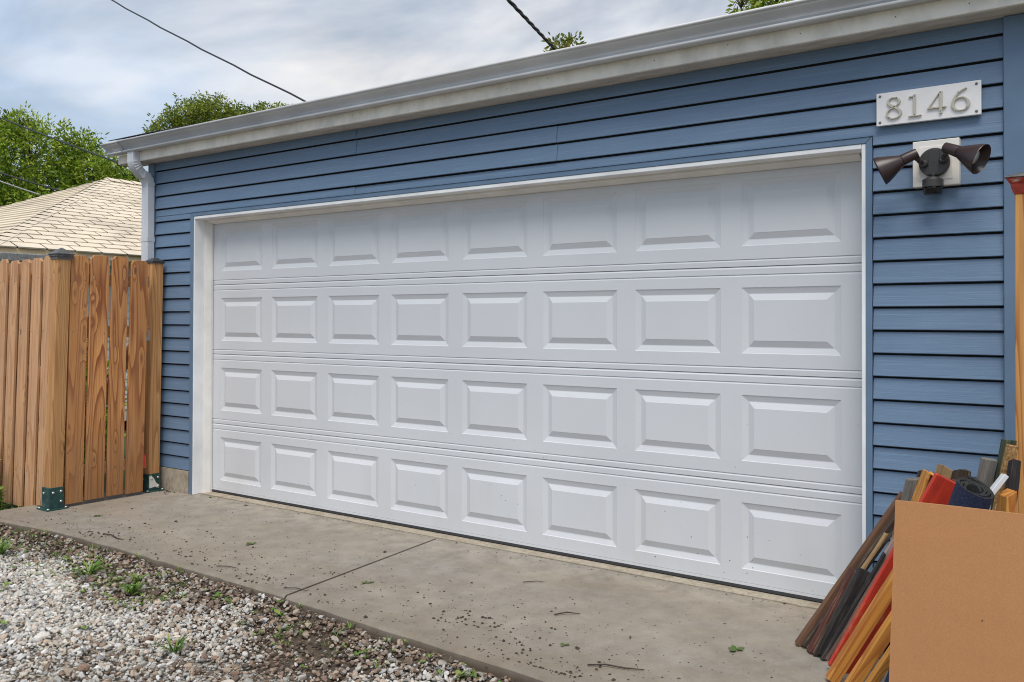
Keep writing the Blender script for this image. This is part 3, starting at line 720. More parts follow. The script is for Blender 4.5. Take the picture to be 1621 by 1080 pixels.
for xa in (-0.934, 6.151):
    P = [(GY, 2.646)]+[(y-0.001, z) for y, z in K[1:12]]+[(-0.388, 2.733), (GY, 2.733)]
    m = MB(); m.prism_x(P, xa, xa+0.003); m.build('gutter_end_cap', MT['gutter'], GAR)
m = MB(); m.tube([(-0.699, y-0.0025, z) for y, z in K[1:15]], 0.0018, 6); m.build('gutter_seam', MT['rubber'], GAR)
for x in (-0.5, 0.35, 1.2, 2.05, 2.9, 3.75, 4.6, 5.45):
    m = MB(); m.box((x, -0.386, 2.728), (x+0.02, GY, 2.731)); m.build('gutter_hanger', MT['gutter'], gut)
# roof
ROOF_S = 0.335
def rz(y): return 2.736+(y+0.34)*ROOF_S
m = MB(); m.prism_x([(-0.335, rz(-0.335)-0.012), (-0.335, rz(-0.335)), (2.95, rz(2.95)), (6.24, rz(-0.335)), (6.24, rz(-0.335)-0.012), (2.95, rz(2.95)-0.03)], FX0-0.06, FX1+0.06)
roof = m.build('roof', MT['dark_shingle'], GAR)
for r in range(3):
    x = FX0-0.075+0.1*(r % 2)
    while x < FX1+0.05:
        y0 = -0.345+0.13*r; lf = 0.022*max(0.0, min(1.0, (0.3-x)/0.8))
        m = MB(); m.prism([(x, y0, rz(y0)+0.010+lf), (x+0.324, y0, rz(y0)+0.010+lf), (x+0.324, y0+0.16, rz(y0+0.16)+0.006+lf), (x, y0+0.16, rz(y0+0.16)+0.006+lf)], (0, 0, -0.006))
        m.build('shingle', MT['dark_shingle'], roof); x += 0.33
# downspout with two elbows
ds = MT['downspout']
def rect_sweep(path, w, d, ribs=None):
    m = MB(); vs = []; n = len(path)
    for i, (y, z, sc) in enumerate(path):
        a = Vector((0, path[min(i+1, n-1)][0]-path[max(i-1, 0)][0], path[min(i+1, n-1)][1]-path[max(i-1, 0)][1])).normalized()
        nrm = Vector((0, -a.z, a.y)) if a.z < 0 else Vector((0, -1, 0))
        nrm = Vector((1, 0, 0)).cross(a); 
        c = Vector((DSX, y, z))
        for sx, sn in ((-1, -1), (-0.6, -1), (-0.4, -0.9), (0.4, -0.9), (0.6, -1), (1, -1), (1, 1), (-1, 1)):
            vs.append(c+Vector((sx*w/2*sc, 0, 0))+nrm*(sn*d/2*sc))
    fs = [tuple(reversed(range(8))), tuple(range((n-1)*8, n*8))]
    for i in range(n-1):
        for k in range(8): fs.append((i*8+k, i*8+(k+1) % 8, (i+1)*8+(k+1) % 8, (i+1)*8+k))
    m.add(vs, fs); return m
DSX = -0.585
path = [(-0.318, 2.665, 1), (-0.318, 2.60, 1)]
for i in range(9):
    a = math.radians(5+i*5); path.append((-0.318+0.10*(1-math.cos(a)), 2.585-0.10*math.sin(a), 1.0+0.09*(i % 2)))
y0, z0 = path[-1][0], path[-1][1]
path += [(y0+0.035, z0-0.038, 1.0)]
y1, z1 = y0+0.035, z0-0.038
R_ = 0.10; yc, zc = y1+0, z1
for i in range(9):
    a = math.radians(45-i*5); path.append((-0.198-0.10*(1-math.cos(a)) if False else y1+0.0+R_*(math.sin(math.radians(45+i*5))-math.sin(math.radians(45)))*0.0+(-0.192-y1)*(1-math.cos(math.radians(i*90/8)))**0.8*0+(-0.192-y1)*math.sin(math.radians(i*90/8)), z1-0.088*(1-math.cos(math.radians(i*90/8))), 1.0+0.09*(i % 2)))
path += [(-0.192, path[-1][1]-0.03, 1.0)]
zt_ds = path[-1][1]
dsp = rect_sweep(path, 0.082, 0.058).build('downspout', ds, GAR, auto=35)
m = MB(); vs = []
m = rect_sweep([(-0.192, zt_ds+0.02, 1.03), (-0.192, 2.05, 1.03), (-0.192, 0.06, 1.03)], 0.084, 0.058); m.build('downspout_pipe', ds, GAR, bevel=0.003)
m = rect_sweep([(-0.192, 1.985, 1.08), (-0.192, 1.950, 1.08)], 0.084, 0.060); m.build('downspout_strap', ds, GAR)

# ================================================================== address plaque and flood light
SGN = empty('address_plaque', (5.121, -0.17, 2.186), 'white rectangular plaque with nickel digits 8146 above the flood light', 'house number')
m = MB(); m.box((4.916, -0.172, 2.186), (5.326, -0.153, 2.328)); m.build('plate', MT['plaque'], SGN, bevel=0.0015)
for x in (4.931, 5.309):
    for z in (2.2, 2.314):
        m = MB(); m.lathe((x, -0.172, z), (0, -1, 0), [(0, 0.0055), (0.002, 0.0055), (0.0035, 0.004), (0.004, 0.0)], 14, capb=False); m.build('screw', MT['screw'], SGN)
def catmull(P, n=8, closed=False):
    out = []; N = len(P); rngi = range(N if closed else N-1)
    for i in rngi:
        g = lambda j: np.array(P[j % N] if closed else P[min(max(j, 0), N-1)], float)
        p0, p1, p2, p3 = g(i-1), g(i), g(i+1), g(i+2)
        for k in range(n):
            t = k/n; out.append(0.5*((2*p1)+(-p0+p2)*t+(2*p0-5*p1+4*p2-p3)*t*t+(-p0+3*p1-3*p2+p3)*t**3))
    if not closed: out.append(np.array(P[-1], float))
    return out
def ribbon(m, P, ox, oz, H, y0, y1, closed=False, n=8):
    pts = catmull(P, n, closed); N = len(pts); vs = []
    for i, p in enumerate(pts):
        a = pts[(i-1) % N] if (closed or i) else p; b = pts[(i+1) % N] if (closed or i < N-1) else p
        t = np.array([b[0]-a[0], b[1]-a[1]]); t = t/(np.linalg.norm(t)+1e-9); nn = np.array([-t[1], t[0]])*p[2]*0.42
        for s_ in (1, -1):
            for y in (y0, y1): vs.append((ox+(p[0]+s_*nn[0])*H, y, oz+(p[1]+s_*nn[1])*H))
    fs = []
    for i in range(N if closed else N-1):
        a, b = i*4, ((i+1) % N)*4
        fs += [(a, b, b+2, a+2), (a+1, a+3, b+3, b+1), (a, a+1, b+1, b), (a+2, b+2, b+3, a+3)]
    if not closed: fs += [(0, 2, 3, 1), ((N-1)*4, (N-1)*4+1, (N-1)*4+3, (N-1)*4+2)]
    m.add(vs, fs)
H = 0.094; oz = 2.2085; yd0, yd1 = -0.1815, -0.1715
def digit(m, holes, ox):
    o = m.build('numeral', MT['nickel'], SGN, bevel=0.0008, seg=1)
    for hx, hz in holes:
        h = MB(); h.lathe((ox+hx*H, yd0-0.0006, oz+hz*H), (0, -1, 0), [(0, 0.0026), (0.0006, 0.0022)], 10); h.build('numeral_screw', MT['screw'], o)
ox = 4.916+0.177*0.41
m = MB(); ribbon(m, [(0, .54, .06), (.17, .65, .06), (.25, .80, .11), (.15, .945, .07), (-.02, .985, .05), (-.18, .93, .07), (-.25, .80, .12), (-.16, .66, .14), (.03, .545, .14), (.21, .42, .14), (.30, .26, .13), (.21, .09, .08), (0, .02, .06), (-.21, .085, .07), (-.30, .25, .09), (-.22, .42, .07)], ox, oz, H, yd0, yd1, True)
digit(m, [(.12, .965), (-.2, .09)], ox)
ox = 4.916+0.382*0.41
m = MB(); ribbon(m, [(0, .04, .13), (0, .5, .13), (0, 1.0, .13)], ox, oz, H, yd0, yd1, n=1); ribbon(m, [(-.25, .905, .055), (-.06, .93, .07)], ox, oz, H, yd0+.0004, yd1, n=1); ribbon(m, [(-.26, .025, .055), (.29, .025, .055)], ox, oz, H, yd0-.0003, yd1, n=1)
digit(m, [(-.0, .92), (0, .08)], ox)
ox = 4.916+0.60*0.41
m = MB(); ribbon(m, [(.14, .0, .15), (.14, .5, .15), (.14, 1.0, .15)], ox, oz, H, yd0, yd1, n=1); ribbon(m, [(.07, .93, .05), (-.36, .30, .06)], ox, oz, H, yd0+.0003, yd1, n=1); ribbon(m, [(-.42, .275, .075), (.36, .275, .075)], ox, oz, H, yd0-.0003, yd1, n=1)
digit(m, [(.13, .93), (.13, .1)], ox)
ox = 4.916+0.815*0.41
m = MB(); ribbon(m, [(0.02, .60, .05), (.21, .54, .09), (.33, .31, .14), (.23, .09, .08), (0.02, .025, .05), (-.2, .09, .10), (-.31, .31, .15), (-.22, .53, .09)], ox, oz, H, yd0, yd1, True); ribbon(m, [(-.31, .33, .13), (-.26, .56, .11), (-.12, .78, .08), (.07, .92, .06), (.25, .995, .055)], ox, oz, H, yd0-.0003, yd1)
digit(m, [(-.09, .83), (.24, .13)], ox)

FL = empty('flood_light', (5.154, -0.17, 1.9), 'bronze twin flood light with motion sensor on cream block', 'flood light')
m = MB(); m.box((5.064, -0.176, 1.904), (5.245, -0.13, 2.099)); blk = m.build('mounting_block', MT['block'], FL, bevel=0.003)
m = MB(); m.box((5.089, -0.1785, 1.930), (5.220, -0.1755, 2.073)); m.build('block_plate', MT['block'], blk, bevel=0.0012)
cx_, cz_ = 5.152, 2.001
m = MB(); m.lathe((cx_, -0.178, cz_), (0, -1, 0), [(0, 0.060), (0.022, 0.060), (0.026, 0.057), (0.026, 0.0)], 40, capb=False)
can = m.build('canopy', MT['bronze_dark'], FL, auto=40)
m = MB(); m.box((cx_-0.021, -0.2065, cz_-0.052), (cx_+0.021, -0.2035, cz_+0.052)); m.build('canopy_band', MT['bronze_dark'], can, bevel=0.001)
m = MB(); m.lathe((cx_, -0.2064, cz_), (0, -1, 0), [(0, 0.0045), (0.0008, 0.004)], 12); m.build('canopy_screw', MT['rubber'], can)
RV = Vector((0.8149, 0.5796, 0)); UV = Vector((0, 0, 1)); WV = Vector((-0.5796, 0.8149, 0))
def lamp(sock, axis, knuck, scale=1.0):
    sock = Vector(sock); ax = Vector(axis).normalized(); s = scale
    m = MB(); m.lathe(sock, ax, [(0, 0.0), (0.0, 0.019*s), (0.004, 0.0205*s), (0.062*s, 0.0245*s), (0.064*s, 0.0225*s), (0.0665*s, 0.0245*s), (0.142*s, 0.058*s), (0.160*s, 0.063*s), (0.163*s, 0.062*s), (0.158*s, 0.060*s), (0.140*s, 0.054*s), (0.075*s, 0.024*s), (0.07*s, 0.0)], 44, capa=False, capb=False)
    h = m.build('lamp_head', MT['bronze'], FL, auto=32)
    b = MB(); b.lathe(sock+ax*0.071*s, ax, [(0, 0.012), (0.02*s, 0.016*s), (0.045*s, 0.031*s), (0.058*s, 0.033*s), (0.066*s, 0.027*s), (0.070*s, 0.0)], 28, capb=False); b.build('bulb', MT['bulb'], h, smooth=True)
    k = MB(); p0 = Vector(knuck); p1 = sock+ax*0.018*s
    dirn = (p1-p0).normalized(); Ln = (p1-p0).length
    k.lathe(p0-dirn*0.004, dirn, [(0, 0.013), (0.006, 0.014), (0.008, 0.010), (Ln*0.35, 0.010), (Ln*0.36, 0.0125), (Ln*0.5, 0.0125), (Ln*0.51, 0.0095), (Ln*0.62, 0.0095), (Ln*0.63, 0.012), (Ln*0.78, 0.012), (Ln*0.79, 0.009), (Ln, 0.009)], 20)
    k.lathe(p0+Vector((0, 0.012, 0)), (0, -1, 0), [(0, 0.017), (0.016, 0.016), (0.022, 0.010)], 20)
    k.build('knuckle', MT['bronze_dark'], h, auto=35)
lamp((5.100, -0.262, 2.036), -RV*0.86-UV*0.44+WV*0.40, (5.114, -0.212, 1.995))
lamp((5.200, -0.246, 2.052), RV*0.80-UV*0.62-WV*0.98, (5.188, -0.212, 2.006))
m = MB(); m.lathe((5.150, -0.205, 1.952), (0, 0, -1), [(0, 0.011), (0.006, 0.012), (0.007, 0.009), (0.012, 0.009), (0.013, 0.0115), (0.019, 0.0115), (0.020, 0.009), (0.04, 0.009)], 20); m.build('sensor_neck', MT['bronze_dark'], FL, auto=35)
def arc_prism(m, r0, z0, r1, z1, cx, cy, depth, mi=0, n=16):
    lo = []; hi = []
    for r, z, L in ((r0, z0, lo), (r1, z1, hi)):
        for i in range(n+1):
            a = math.pi*(1.0+i/n); L.append((cx+r*math.cos(a), cy+depth*math.sin(a)*r/r1, z))
        L += [(cx+r, cy+0.03, z), (cx-r, cy+0.03, z)]
    k = len(lo); m.add(lo+hi, [tuple(range(k)), tuple(reversed(range(k, 2*k)))]+[(i, (i+1) % k, k+(i+1) % k, k+i) for i in range(k)], mi)
m = MB(); arc_prism(m, 0.0385, 1.892, 0.0385, 1.926, 5.150, -0.225, 0.034); arc_prism(m, 0.0335, 1.9261, 0.024, 1.934, 5.150, -0.222, 0.024); m.build('sensor_hood', MT['bronze_dark'], FL, bevel=0.002)
m = MB(); arc_prism(m, 0.033, 1.862, 0.0365, 1.8915, 5.150, -0.224, 0.033); m.build('sensor_lens', MT['lens'], FL, bevel=0.004)

# ================================================================== LEFT FENCE, GATE
def cap_post(root, cx, cy, z0, z1, w, mat, capmat, lean=(0, 0), pyramid=True, capw=0.128):
    sh = lambda x, y, z: (x+lean[0]*z, y+lean[1]*z, z)
    def shear(m):
        m.v = [sh(*v) for v in m.v]; return m
    m = MB(); m.box((cx-w/2, cy-w/2, z0), (cx+w/2, cy+w/2, z1)); shear(m).build('shaft', mat, root, (cx, cy, 0), bevel=0.003)
    m = MB(); h = capw/2
    if pyramid:
        r = [(h*0.80, z1-0.012), (h*0.80, z1+0.004), (h*0.92, z1+0.010), (h*0.92, z1+0.020), (h*1.02, z1+0.024), (h*1.02, z1+0.029), (h*0.9, z1+0.034), (0.004, z1+0.072)]
    else:
        r = [(h*0.98, z1-0.012), (h*0.98, z1+0.006), (h*0.90, z1+0.010), (h*0.4, z1+0.026), (0.02, z1+0.030)]
    vs = [(cx+sx*q, cy+sy*q, z) for q, z in r for sx, sy in ((-1, -1), (1, -1), (1, 1), (-1, 1))]
    fs = [(3, 2, 1, 0), tuple((len(r)-1)*4+i for i in range(4))]
    for i in range(len(r)-1):
        for k in range(4): fs.append((i*4+k, i*4+(k+1) % 4, (i+1)*4+(k+1) % 4, (i+1)*4+k))
    m.add(vs, fs); shear(m).build('post_cap', capmat, root, bevel=0.0015, seg=1)
def bracket(root, cx, cy, w, h):
    t = 0.005
    m = MB(); m.box((cx-w/2-t, cy-w/2-t, 0.004), (cx+w/2+t, cy+w/2+t, h)); m.box((cx-w/2-0.03, cy-w/2-0.03, 0.001), (cx+w/2+0.03, cy+w/2+0.03, 0.009))
    b = m.build('post_bracket', MT['bracket'], root, bevel=0.003)
    for (x, y, z, ax) in ((cx+w/2+t, cy+0.03, h-0.03, (1, 0, 0)), (cx+w/2+t, cy-0.025, h-0.035, (1, 0, 0)), (cx+w/2+t, cy+0.03, h-0.10, (1, 0, 0)), (cx-0.02, cy-w/2-t, h-0.04, (0, -1, 0)),
                          (cx+w/2+0.016, cy+w/2+0.014, 0.009, (0, 0, 1)), (cx+w/2+0.014, cy-w/2-0.016, 0.009, (0, 0, 1)), (cx-w/2-0.012, cy-w/2-0.016, 0.009, (0, 0, 1))):
        q = MB(); q.lathe((x, y, z), ax, [(0, 0.009), (0.004, 0.009), (0.007, 0.006), (0.008, 0.0)], 12, capb=False); q.build('bolt', MT['bolt'], b)
    return b
LEAN1 = (0.008, 0.022)
P1 = empty('fence_post', (-0.385, -1.035, 0), 'pine corner post with slate cap and green foot bracket, left of gate', 'fence post')
cap_post(P1, -0.385, -1.035, 0.148, 1.765, 0.092, MT['post_wood'], MT['cap_grey'], LEAN1); bracket(P1, -0.385, -1.035, 0.094, 0.155)
P2 = empty('fence_post', (-0.44, -0.246, 0), 'pine gate post with flat black cap against the downspout', 'fence post')
cap_post(P2, -0.44, -0.246, 0.135, 1.782, 0.092, MT['post_wood'], MT['cap_metal'], (0.002, 0.012), False, 0.108); b2 = bracket(P2, -0.44, -0.246, 0.094, 0.135)
m = MB(); xs_ = -0.44+0.047+0.0062
m.add([(xs_, -0.289, 0.03), (xs_, -0.239, 0.035), (xs_, -0.210, 0.02), (xs_, -0.204, 0.045), (xs_, -0.232, 0.065), (xs_, -0.250, 0.10), (xs_, -0.276, 0.128), (xs_, -0.292, 0.12)], [tuple(range(8))]); m.build('peeling_label', MT['paint_peel'], b2)

def picket(root, c, along, out, z0, z1, w, t, mat, lean=(0, 0), ear=0.028, warp=0.004):
    """vertical dog-eared board: centre c (x,y), width along 'along', thickness towards -out"""
    c = Vector((c[0], c[1], 0)); a = Vector((*along, 0)).normalized(); o = Vector((*out, 0)).normalized()
    NS = 6; vs = []; bow = random.uniform(-warp, warp); tw = random.uniform(-warp, warp)
    rows = [(z0+(z1-ear-z0)*i/NS, 1.0) for i in range(NS+1)]+[(z1, 1.0-2*ear*0.75/w)]
    for z, wf in rows:
        k = (z-z0)/(z1-z0)
        for sx, so in ((-1, 0), (1, 0), (1, -1), (-1, -1)):
            p = c+a*(sx*w/2*wf+bow*math.sin(k*3.14)*0.5)+o*(so*t+bow*math.sin(k*3.14)+tw*sx*k)
            vs.append((p.x+lean[0]*z, p.y+lean[1]*z, z))
    n = len(rows); fs = [(3, 2, 1, 0), tuple((n-1)*4+i for i in range(4))]
    for i in range(n-1):
        for k in range(4): fs.append((i*4+k, i*4+(k+1) % 4, (i+1)*4+(k+1) % 4, (i+1)*4+k))
    m = MB(); m.add(vs, fs); pk = m.build('picket', mat, root, (c.x, c.y, z0), bevel=0.0015, seg=1)
    if w > 0.1:
        for zr in (0.24, 1.24, 1.62):
            for sx in (-0.3, 0.3):
                k = (zr-z0)/(z1-z0); p = c+a*(sx*w+bow*math.sin(k*3.14)*0.5)+o*(bow*math.sin(k*3.14)+tw*sx*2*k)
                q = MB(); q.lathe((p.x+lean[0]*zr+o.x*0.0002, p.y+lean[1]*zr+o.y*0.0002, zr+random.uniform(-.012, .012)), (o.x, o.y, 0), [(0, 0.0042), (0.0012, 0.0035)], 8); q.build('screw', MT['screw'], pk)
    return pk
GATE = empty('wooden_gate', (-0.35, -0.64, 0), 'knotty pine gate of four wide dog-eared boards beside the garage', 'gate')
LG = (0.006, 0.016)
for (y0, y1, zb, zt) in ((-0.970, -0.842, 0.022, 1.788), (-0.826, -0.683, 0.028, 1.796), (-0.662, -0.533, 0.03, 1.798), (-0.512, -0.372, 0.024, 1.778)):
    picket(GATE, (-0.342, (y0+y1)/2), (0, 1), (1, 0), zb, zt, y1-y0, 0.018, MT['fence_wood'], LG)
for z in (0.24, 1.24, 1.62):
    board('gate_rail', (-0.362, -0.97+LG[1]*z, z), (-0.362, -0.34+LG[1]*z, z), 0.085, 0.036, (1, 0, 0.0), MT['rail_wood'], GATE)
board('gate_brace', (-0.402, -0.96, 0.26), (-0.402, -0.36, 1.2), 0.085, 0.03, (1, 0, 0), MT['rail_wood'], GATE)
m = MB(); m.box((-0.400, -0.374, 1.17), (-0.388, -0.292, 1.245)); m.lathe((-0.388, -0.33, 1.205), (1, 0, 0), [(0, 0.006), (0.004, 0.005)], 10); m.build('gate_latch', MT['bolt'], GATE, bevel=0.001)
m = MB(); m.box((-0.390, -0.385, 0.205), (-0.345, -0.352, 0.30)); m.build('hinge_tag', MT['red_label'], GATE, bevel=0.001)

FEN = empty('picket_fence', (-0.95, -1.1, -0.05), 'shadowbox pine picket fence running left from the corner post', 'fence')
for i in range(9):
    x = -0.508-i*0.166
    picket(FEN, (x, -1.062), (1, 0), (0, -1), -0.03 if i else 0.010, 1.765+0.018*random.random(), 0.118+0.010*random.random(), 0.017, MT['fence_wood_pale'], LEAN1, 0.026)
    picket(FEN, (x-0.083, -0.985), (1, 0), (0, -1), -0.03, 1.755+0.018*random.random(), 0.135, 0.017, MT['fence_wood_pale'], LEAN1, 0.026)
for z in (0.24, 0.95, 1.62):
    board('fence_rail', (-0.43+LEAN1[0]*z, -1.04+LEAN1[1]*z, z), (-1.93, -1.04+LEAN1[1]*z, z), 0.085, 0.036, (0, -1, 0), MT['rail_wood'], FEN)

# right post
RP = empty('fence_post', (5.546, -0.62, 0), 'tall orange pine post with red moulding under its cap, right edge', 'fence post')
m = MB(); m.box((5.497, -0.667, 0.0), (5.592, -0.572, 1.79)); m.build('shaft', MT['orange_post'], RP, (5.545, -0.62, 0), bevel=0.003)
def sq_rings(m, cx, cy, r):
    vs = [(cx+sx*q, cy+sy*q, z) for q, z in r for sx, sy in ((-1, -1), (1, -1), (1, 1), (-1, 1))]
    fs = [(3, 2, 1, 0), tuple((len(r)-1)*4+i for i in range(4))]
    for i in range(len(r)-1):
        for k in range(4): fs.append((i*4+k, i*4+(k+1) % 4, (i+1)*4+(k+1) % 4, (i+1)*4+k))
    m.add(vs, fs)
m = MB(); sq_rings(m, 5.545, -0.62, [(0.049, 1.782), (0.055, 1.796), (0.058, 1.808), (0.060, 1.818), (0.066, 1.826), (0.071, 1.834), (0.072, 1.840)]); m.build('cap_moulding', MT['red_old'], RP, bevel=0.001, seg=1)
m = MB(); sq_rings(m, 5.545, -0.62, [(0.077, 1.840), (0.077, 1.844), (0.06, 1.851), (0.01, 1.868)]); m.build('post_cap', MT['cap_grey'], RP, bevel=0.001, seg=1)

# ================================================================== LEANING SCRAP PILE
CV = Vector((0.5796, -0.8149, 0.12)).normalized()     # faces towards the alley
def scrap(name, p0, p1, w, t, mat, label, cat='board', face=None, group='scrap boards leaning in the pile', **k):
    o = board(name, p0, p1, w, t, face or CV, mat, None, **k); return tag(o, label, cat, group)
scrap('scrap_board', (4.716, -0.620, 0.004), (5.088, -0.450, 0.638), 0.022, 0.035, MT['brown_wood'], 'outermost brown stained board of the leaning pile, nearest the door', rough=0.002)
scrap('scrap_board', (4.750, -0.628, 0.004), (5.128, -0.490, 0.632), 0.034, 0.03, MT['dark_wood'], 'dark rough board tucked under the outer brown board', rough=0.003)
scrap('scrap_board', (4.788, -0.672, 0.004), (4.935, -0.603, 0.336), 0.026, 0.04, MT['maroon_wood'], 'short maroon splintered board with broken top in the pile', rough=0.004)
scrap('scrap_board', (4.808, -0.690, 0.004), (4.954, -0.625, 0.338), 0.024, 0.035, MT['dark_wood'], 'short dark brown broken board beside the maroon one', rough=0.004)
scrap('scrap_board', (4.832, -0.694, 0.004), (4.986, -0.645, 0.362), 0.040, 0.03, MT['black_wood'], 'short black charred board in the leaning pile', rough=0.004)
scrap('scrap_board', (4.852, -0.712, 0.004), (5.130, -0.620, 0.545), 0.016, 0.05, MT['pink_wood'], 'thin pinkish weathered strip along the red board', rough=0.002)
scrap('scrap_board', (4.93, -0.66, 0.004), (5.19, -0.560, 0.60), 0.030, 0.02, MT['grey_wood'], 'grey weathered strip behind the pinkish strip', rough=0.003)
scrap('red_board', (4.932, -0.800, 0.004), (5.284, -0.655, 0.748), 0.108, 0.018, MT['red_paint'], 'wide red painted board leaning in the pile', bevel=0.006)
scrap('lumber_stud', (4.935, -0.918, 0.004), (5.262, -0.802, 0.62), 0.043, 0.038, MT['yellow_wood'], 'upper yellow pine stud with a round knot')
scrap('lumber_stud', (5.008, -0.950, 0.004), (5.336, -0.854, 0.60), 0.040, 0.038, MT['yellow_wood'], 'lower yellow pine stud under the first, dark stained')
scrap('lumber_board', (5.062, -0.975, 0.004), (5.386, -0.935, 0.58), 0.030, 0.03, MT['yellow_wood'], 'yellow board just left of the navy carpet roll')
scrap('scrap_board', (5.00, -0.575, 0.004), (5.142, -0.500, 0.712), 0.062, 0.03, MT['grey_wood'], 'grey green weathered board end left of the yellow frame', rough=0.0025, end1=0.35)
scrap('scrap_board', (5.02, -0.53, 0.004), (5.175, -0.46, 0.735), 0.05, 0.04, MT['black_wood'], 'black board end just behind the grey board', rough=0.003)
scrap('scrap_board', (4.766, -0.652, 0.004), (5.05, -0.57, 0.50), 0.012, 0.02, MT['tan_wood'], 'thin tan splintered slat between the dark boards of the pile', 'board', rough=0.004)
scrap('scrap_board', (4.842, -0.722, 0.004), (5.06, -0.655, 0.44), 0.010, 0.018, MT['black_wood'], 'thin black slat just above the pinkish strip', 'board', rough=0.004)
scrap('scrap_board', (4.98, -0.60, 0.30), (5.235, -0.545, 0.742), 0.014, 0.02, MT['maroon_wood'], 'thin maroon slat poking up behind the red board', 'board', rough=0.004)
# yellow drawer-like frame round a red panel
FR = empty('wooden_frame', (5.03, -0.62, 0.0), 'yellow edged wooden frame standing up behind the red board', 'frame', 'scrap boards leaning in the pile')  # open frame of yellow boards, a piece of scrap
A0, A1 = Vector((5.06, -0.655, 0.30)), Vector((5.208, -0.60, 0.757)); dx = Vector((0.086, 0.0, -0.042))
board('stile', A0, A1, 0.011, 0.06, CV, MT['yellow_wood'], FR); board('top_rail', A1-dx*0.05, A1+dx, 0.011, 0.06, CV, MT['yellow_wood'], FR)
board('stile', A0+dx, A1+dx*0.93, 0.011, 0.06, CV, MT['yellow_wood'], FR); board('back_panel', A0+dx*0.5+Vector((-0.02, 0.045, 0.0)), A1+dx*0.5+Vector((-0.02, 0.045, -0.008)), 0.075, 0.006, CV, MT['tan_wood'], FR)
scrap('scrap_block', (5.21, -0.50, 0.55), (5.262, -0.48, 0.752), 0.075, 0.05, MT['tan_wood'], 'tan broken block of wood behind the yellow frame', 'wood block', rough=0.003, end1=-0.3)
scrap('scrap_block', (5.26, -0.56, 0.45), (5.318, -0.54, 0.762), 0.05, 0.05, MT['dark_wood'], 'dark brown chunk of wood left of the carpet roll', 'wood block', rough=0.005)
scrap('scrap_block', (5.22, -0.60, 0.45), (5.30, -0.565, 0.728), 0.06, 0.04, MT['maroon_wood'], 'reddish dark block beneath the tan block', 'wood block', rough=0.004)
# carpet roll
RUG = empty('carpet_roll', (5.165, -1.06, 0.0), 'rolled navy carpet with black backing standing in the pile', 'carpet')
q0, q1 = Vector((5.165, -1.000, 0.004)), Vector((5.425, -1.075, 0.800)); ax = (q1-q0).normalized(); L = (q1-q0).length
pa = ax.cross(Vector((0.3, -1, 0))).normalized(); pb = ax.cross(pa)
def spiral(r_in, r_out, turns, th, n):
    out = []
    for i in range(n+1):
        a = i/n*turns*2*math.pi; r = r_in+(r_out-r_in)*i/n; out.append((r*math.cos(a), r*math.sin(a)*0.86))
    return out
sp = spiral(0.016, 0.056, 3.3, 0.009, 120); vs = []
spo = []
for i, (x, y) in enumerate(sp):
    k = 1+0.0085/math.hypot(x, y); spo.append((x*k, y*k))
for P_, tt in ((sp, 0), (spo, 0), (sp, L), (spo, L)):
    for i, (x, y) in enumerate(P_): vs.append(q0+pa*x+pb*y+ax*(tt+(0.005*math.sin(i*0.21)-0.30*(pa*x+pb*y).dot(CV)-0.012*(1-math.hypot(x, y)/0.06) if tt else 0)))
n_ = len(sp); fs = []; mi = []
m = MB()
f_in = [(i, i+1, 2*n_+i+1, 2*n_+i) for i in range(n_-1)]; f_out = [(n_+i+1, n_+i, 3*n_+i, 3*n_+i+1) for i in range(n_-1)]
f_top = [(2*n_+i, 2*n_+i+1, 3*n_+i+1, 3*n_+i) for i in range(n_-1)]; f_bot = [(i+1, i, n_+i, n_+i+1) for i in range(n_-1)]
f_end = [(0, 2*n_, 3*n_, n_), (n_-1, 2*n_-1, 4*n_-1, 3*n_-1)]
m.add(vs, f_in+f_top+f_bot, 1); b_ = len(m.v); m.f += f_out+f_end; m.mi += [0]*(len(f_out)+2)
m.build('pile', [MT['rug'], MT['rug_back']], RUG, tuple(q0), auto=50)
m = MB(); m.lathe(q0+ax*(L*0.955), ax, [(0, 0.020), (0.001, 0.0)], 16, capb=False); m.build('core', MT['rug_back'], RUG)
scrap('scrap_board', (5.33, -0.72, 0.30), (5.428, -0.715, 0.842), 0.048, 0.03, MT['grey_wood'], 'weathered grey plank end behind the carpet roll', rough=0.002)
WT = empty('white_trim_board', (5.42, -0.97, 0.4), 'white painted trim board bent at an angle, right of the carpet', 'board', 'scrap boards leaning in the pile')
board('lower_length', (5.397, -0.985, 0.42), (5.453, -0.960, 0.752), 0.022, 0.025, CV, MT['white_board'], WT); board('upper_length', (5.453, -0.960, 0.750), (5.500, -0.92, 0.822), 0.017, 0.025, CV, MT['white_board'], WT)
scrap('chipboard_strip', (5.388, -0.86, 0.25), (5.506, -0.785, 0.905), 0.034, 0.022, MT['osb'], 'speckled chipboard sheet edge leaning beside the right post', 'board', rough=0.0006)
scrap('scrap_board', (5.38, -0.74, 0.25), (5.487, -0.69, 0.912), 0.04, 0.03, MT['green_wood'], 'mossy dark green board behind the chipboard edge', rough=0.002)
scrap('lumber_stud', (5.487, -0.97, 0.25), (5.517, -0.945, 0.766), 0.032, 0.06, MT['yellow_wood'], 'upright yellow stud with angled top before the right post', end1=0.7)
scrap('scrap_board', (5.46, -0.86, 0.25), (5.520, -0.83, 0.86), 0.03, 0.03, MT['black_wood'], 'black board in the gap beside the right post', rough=0.003)
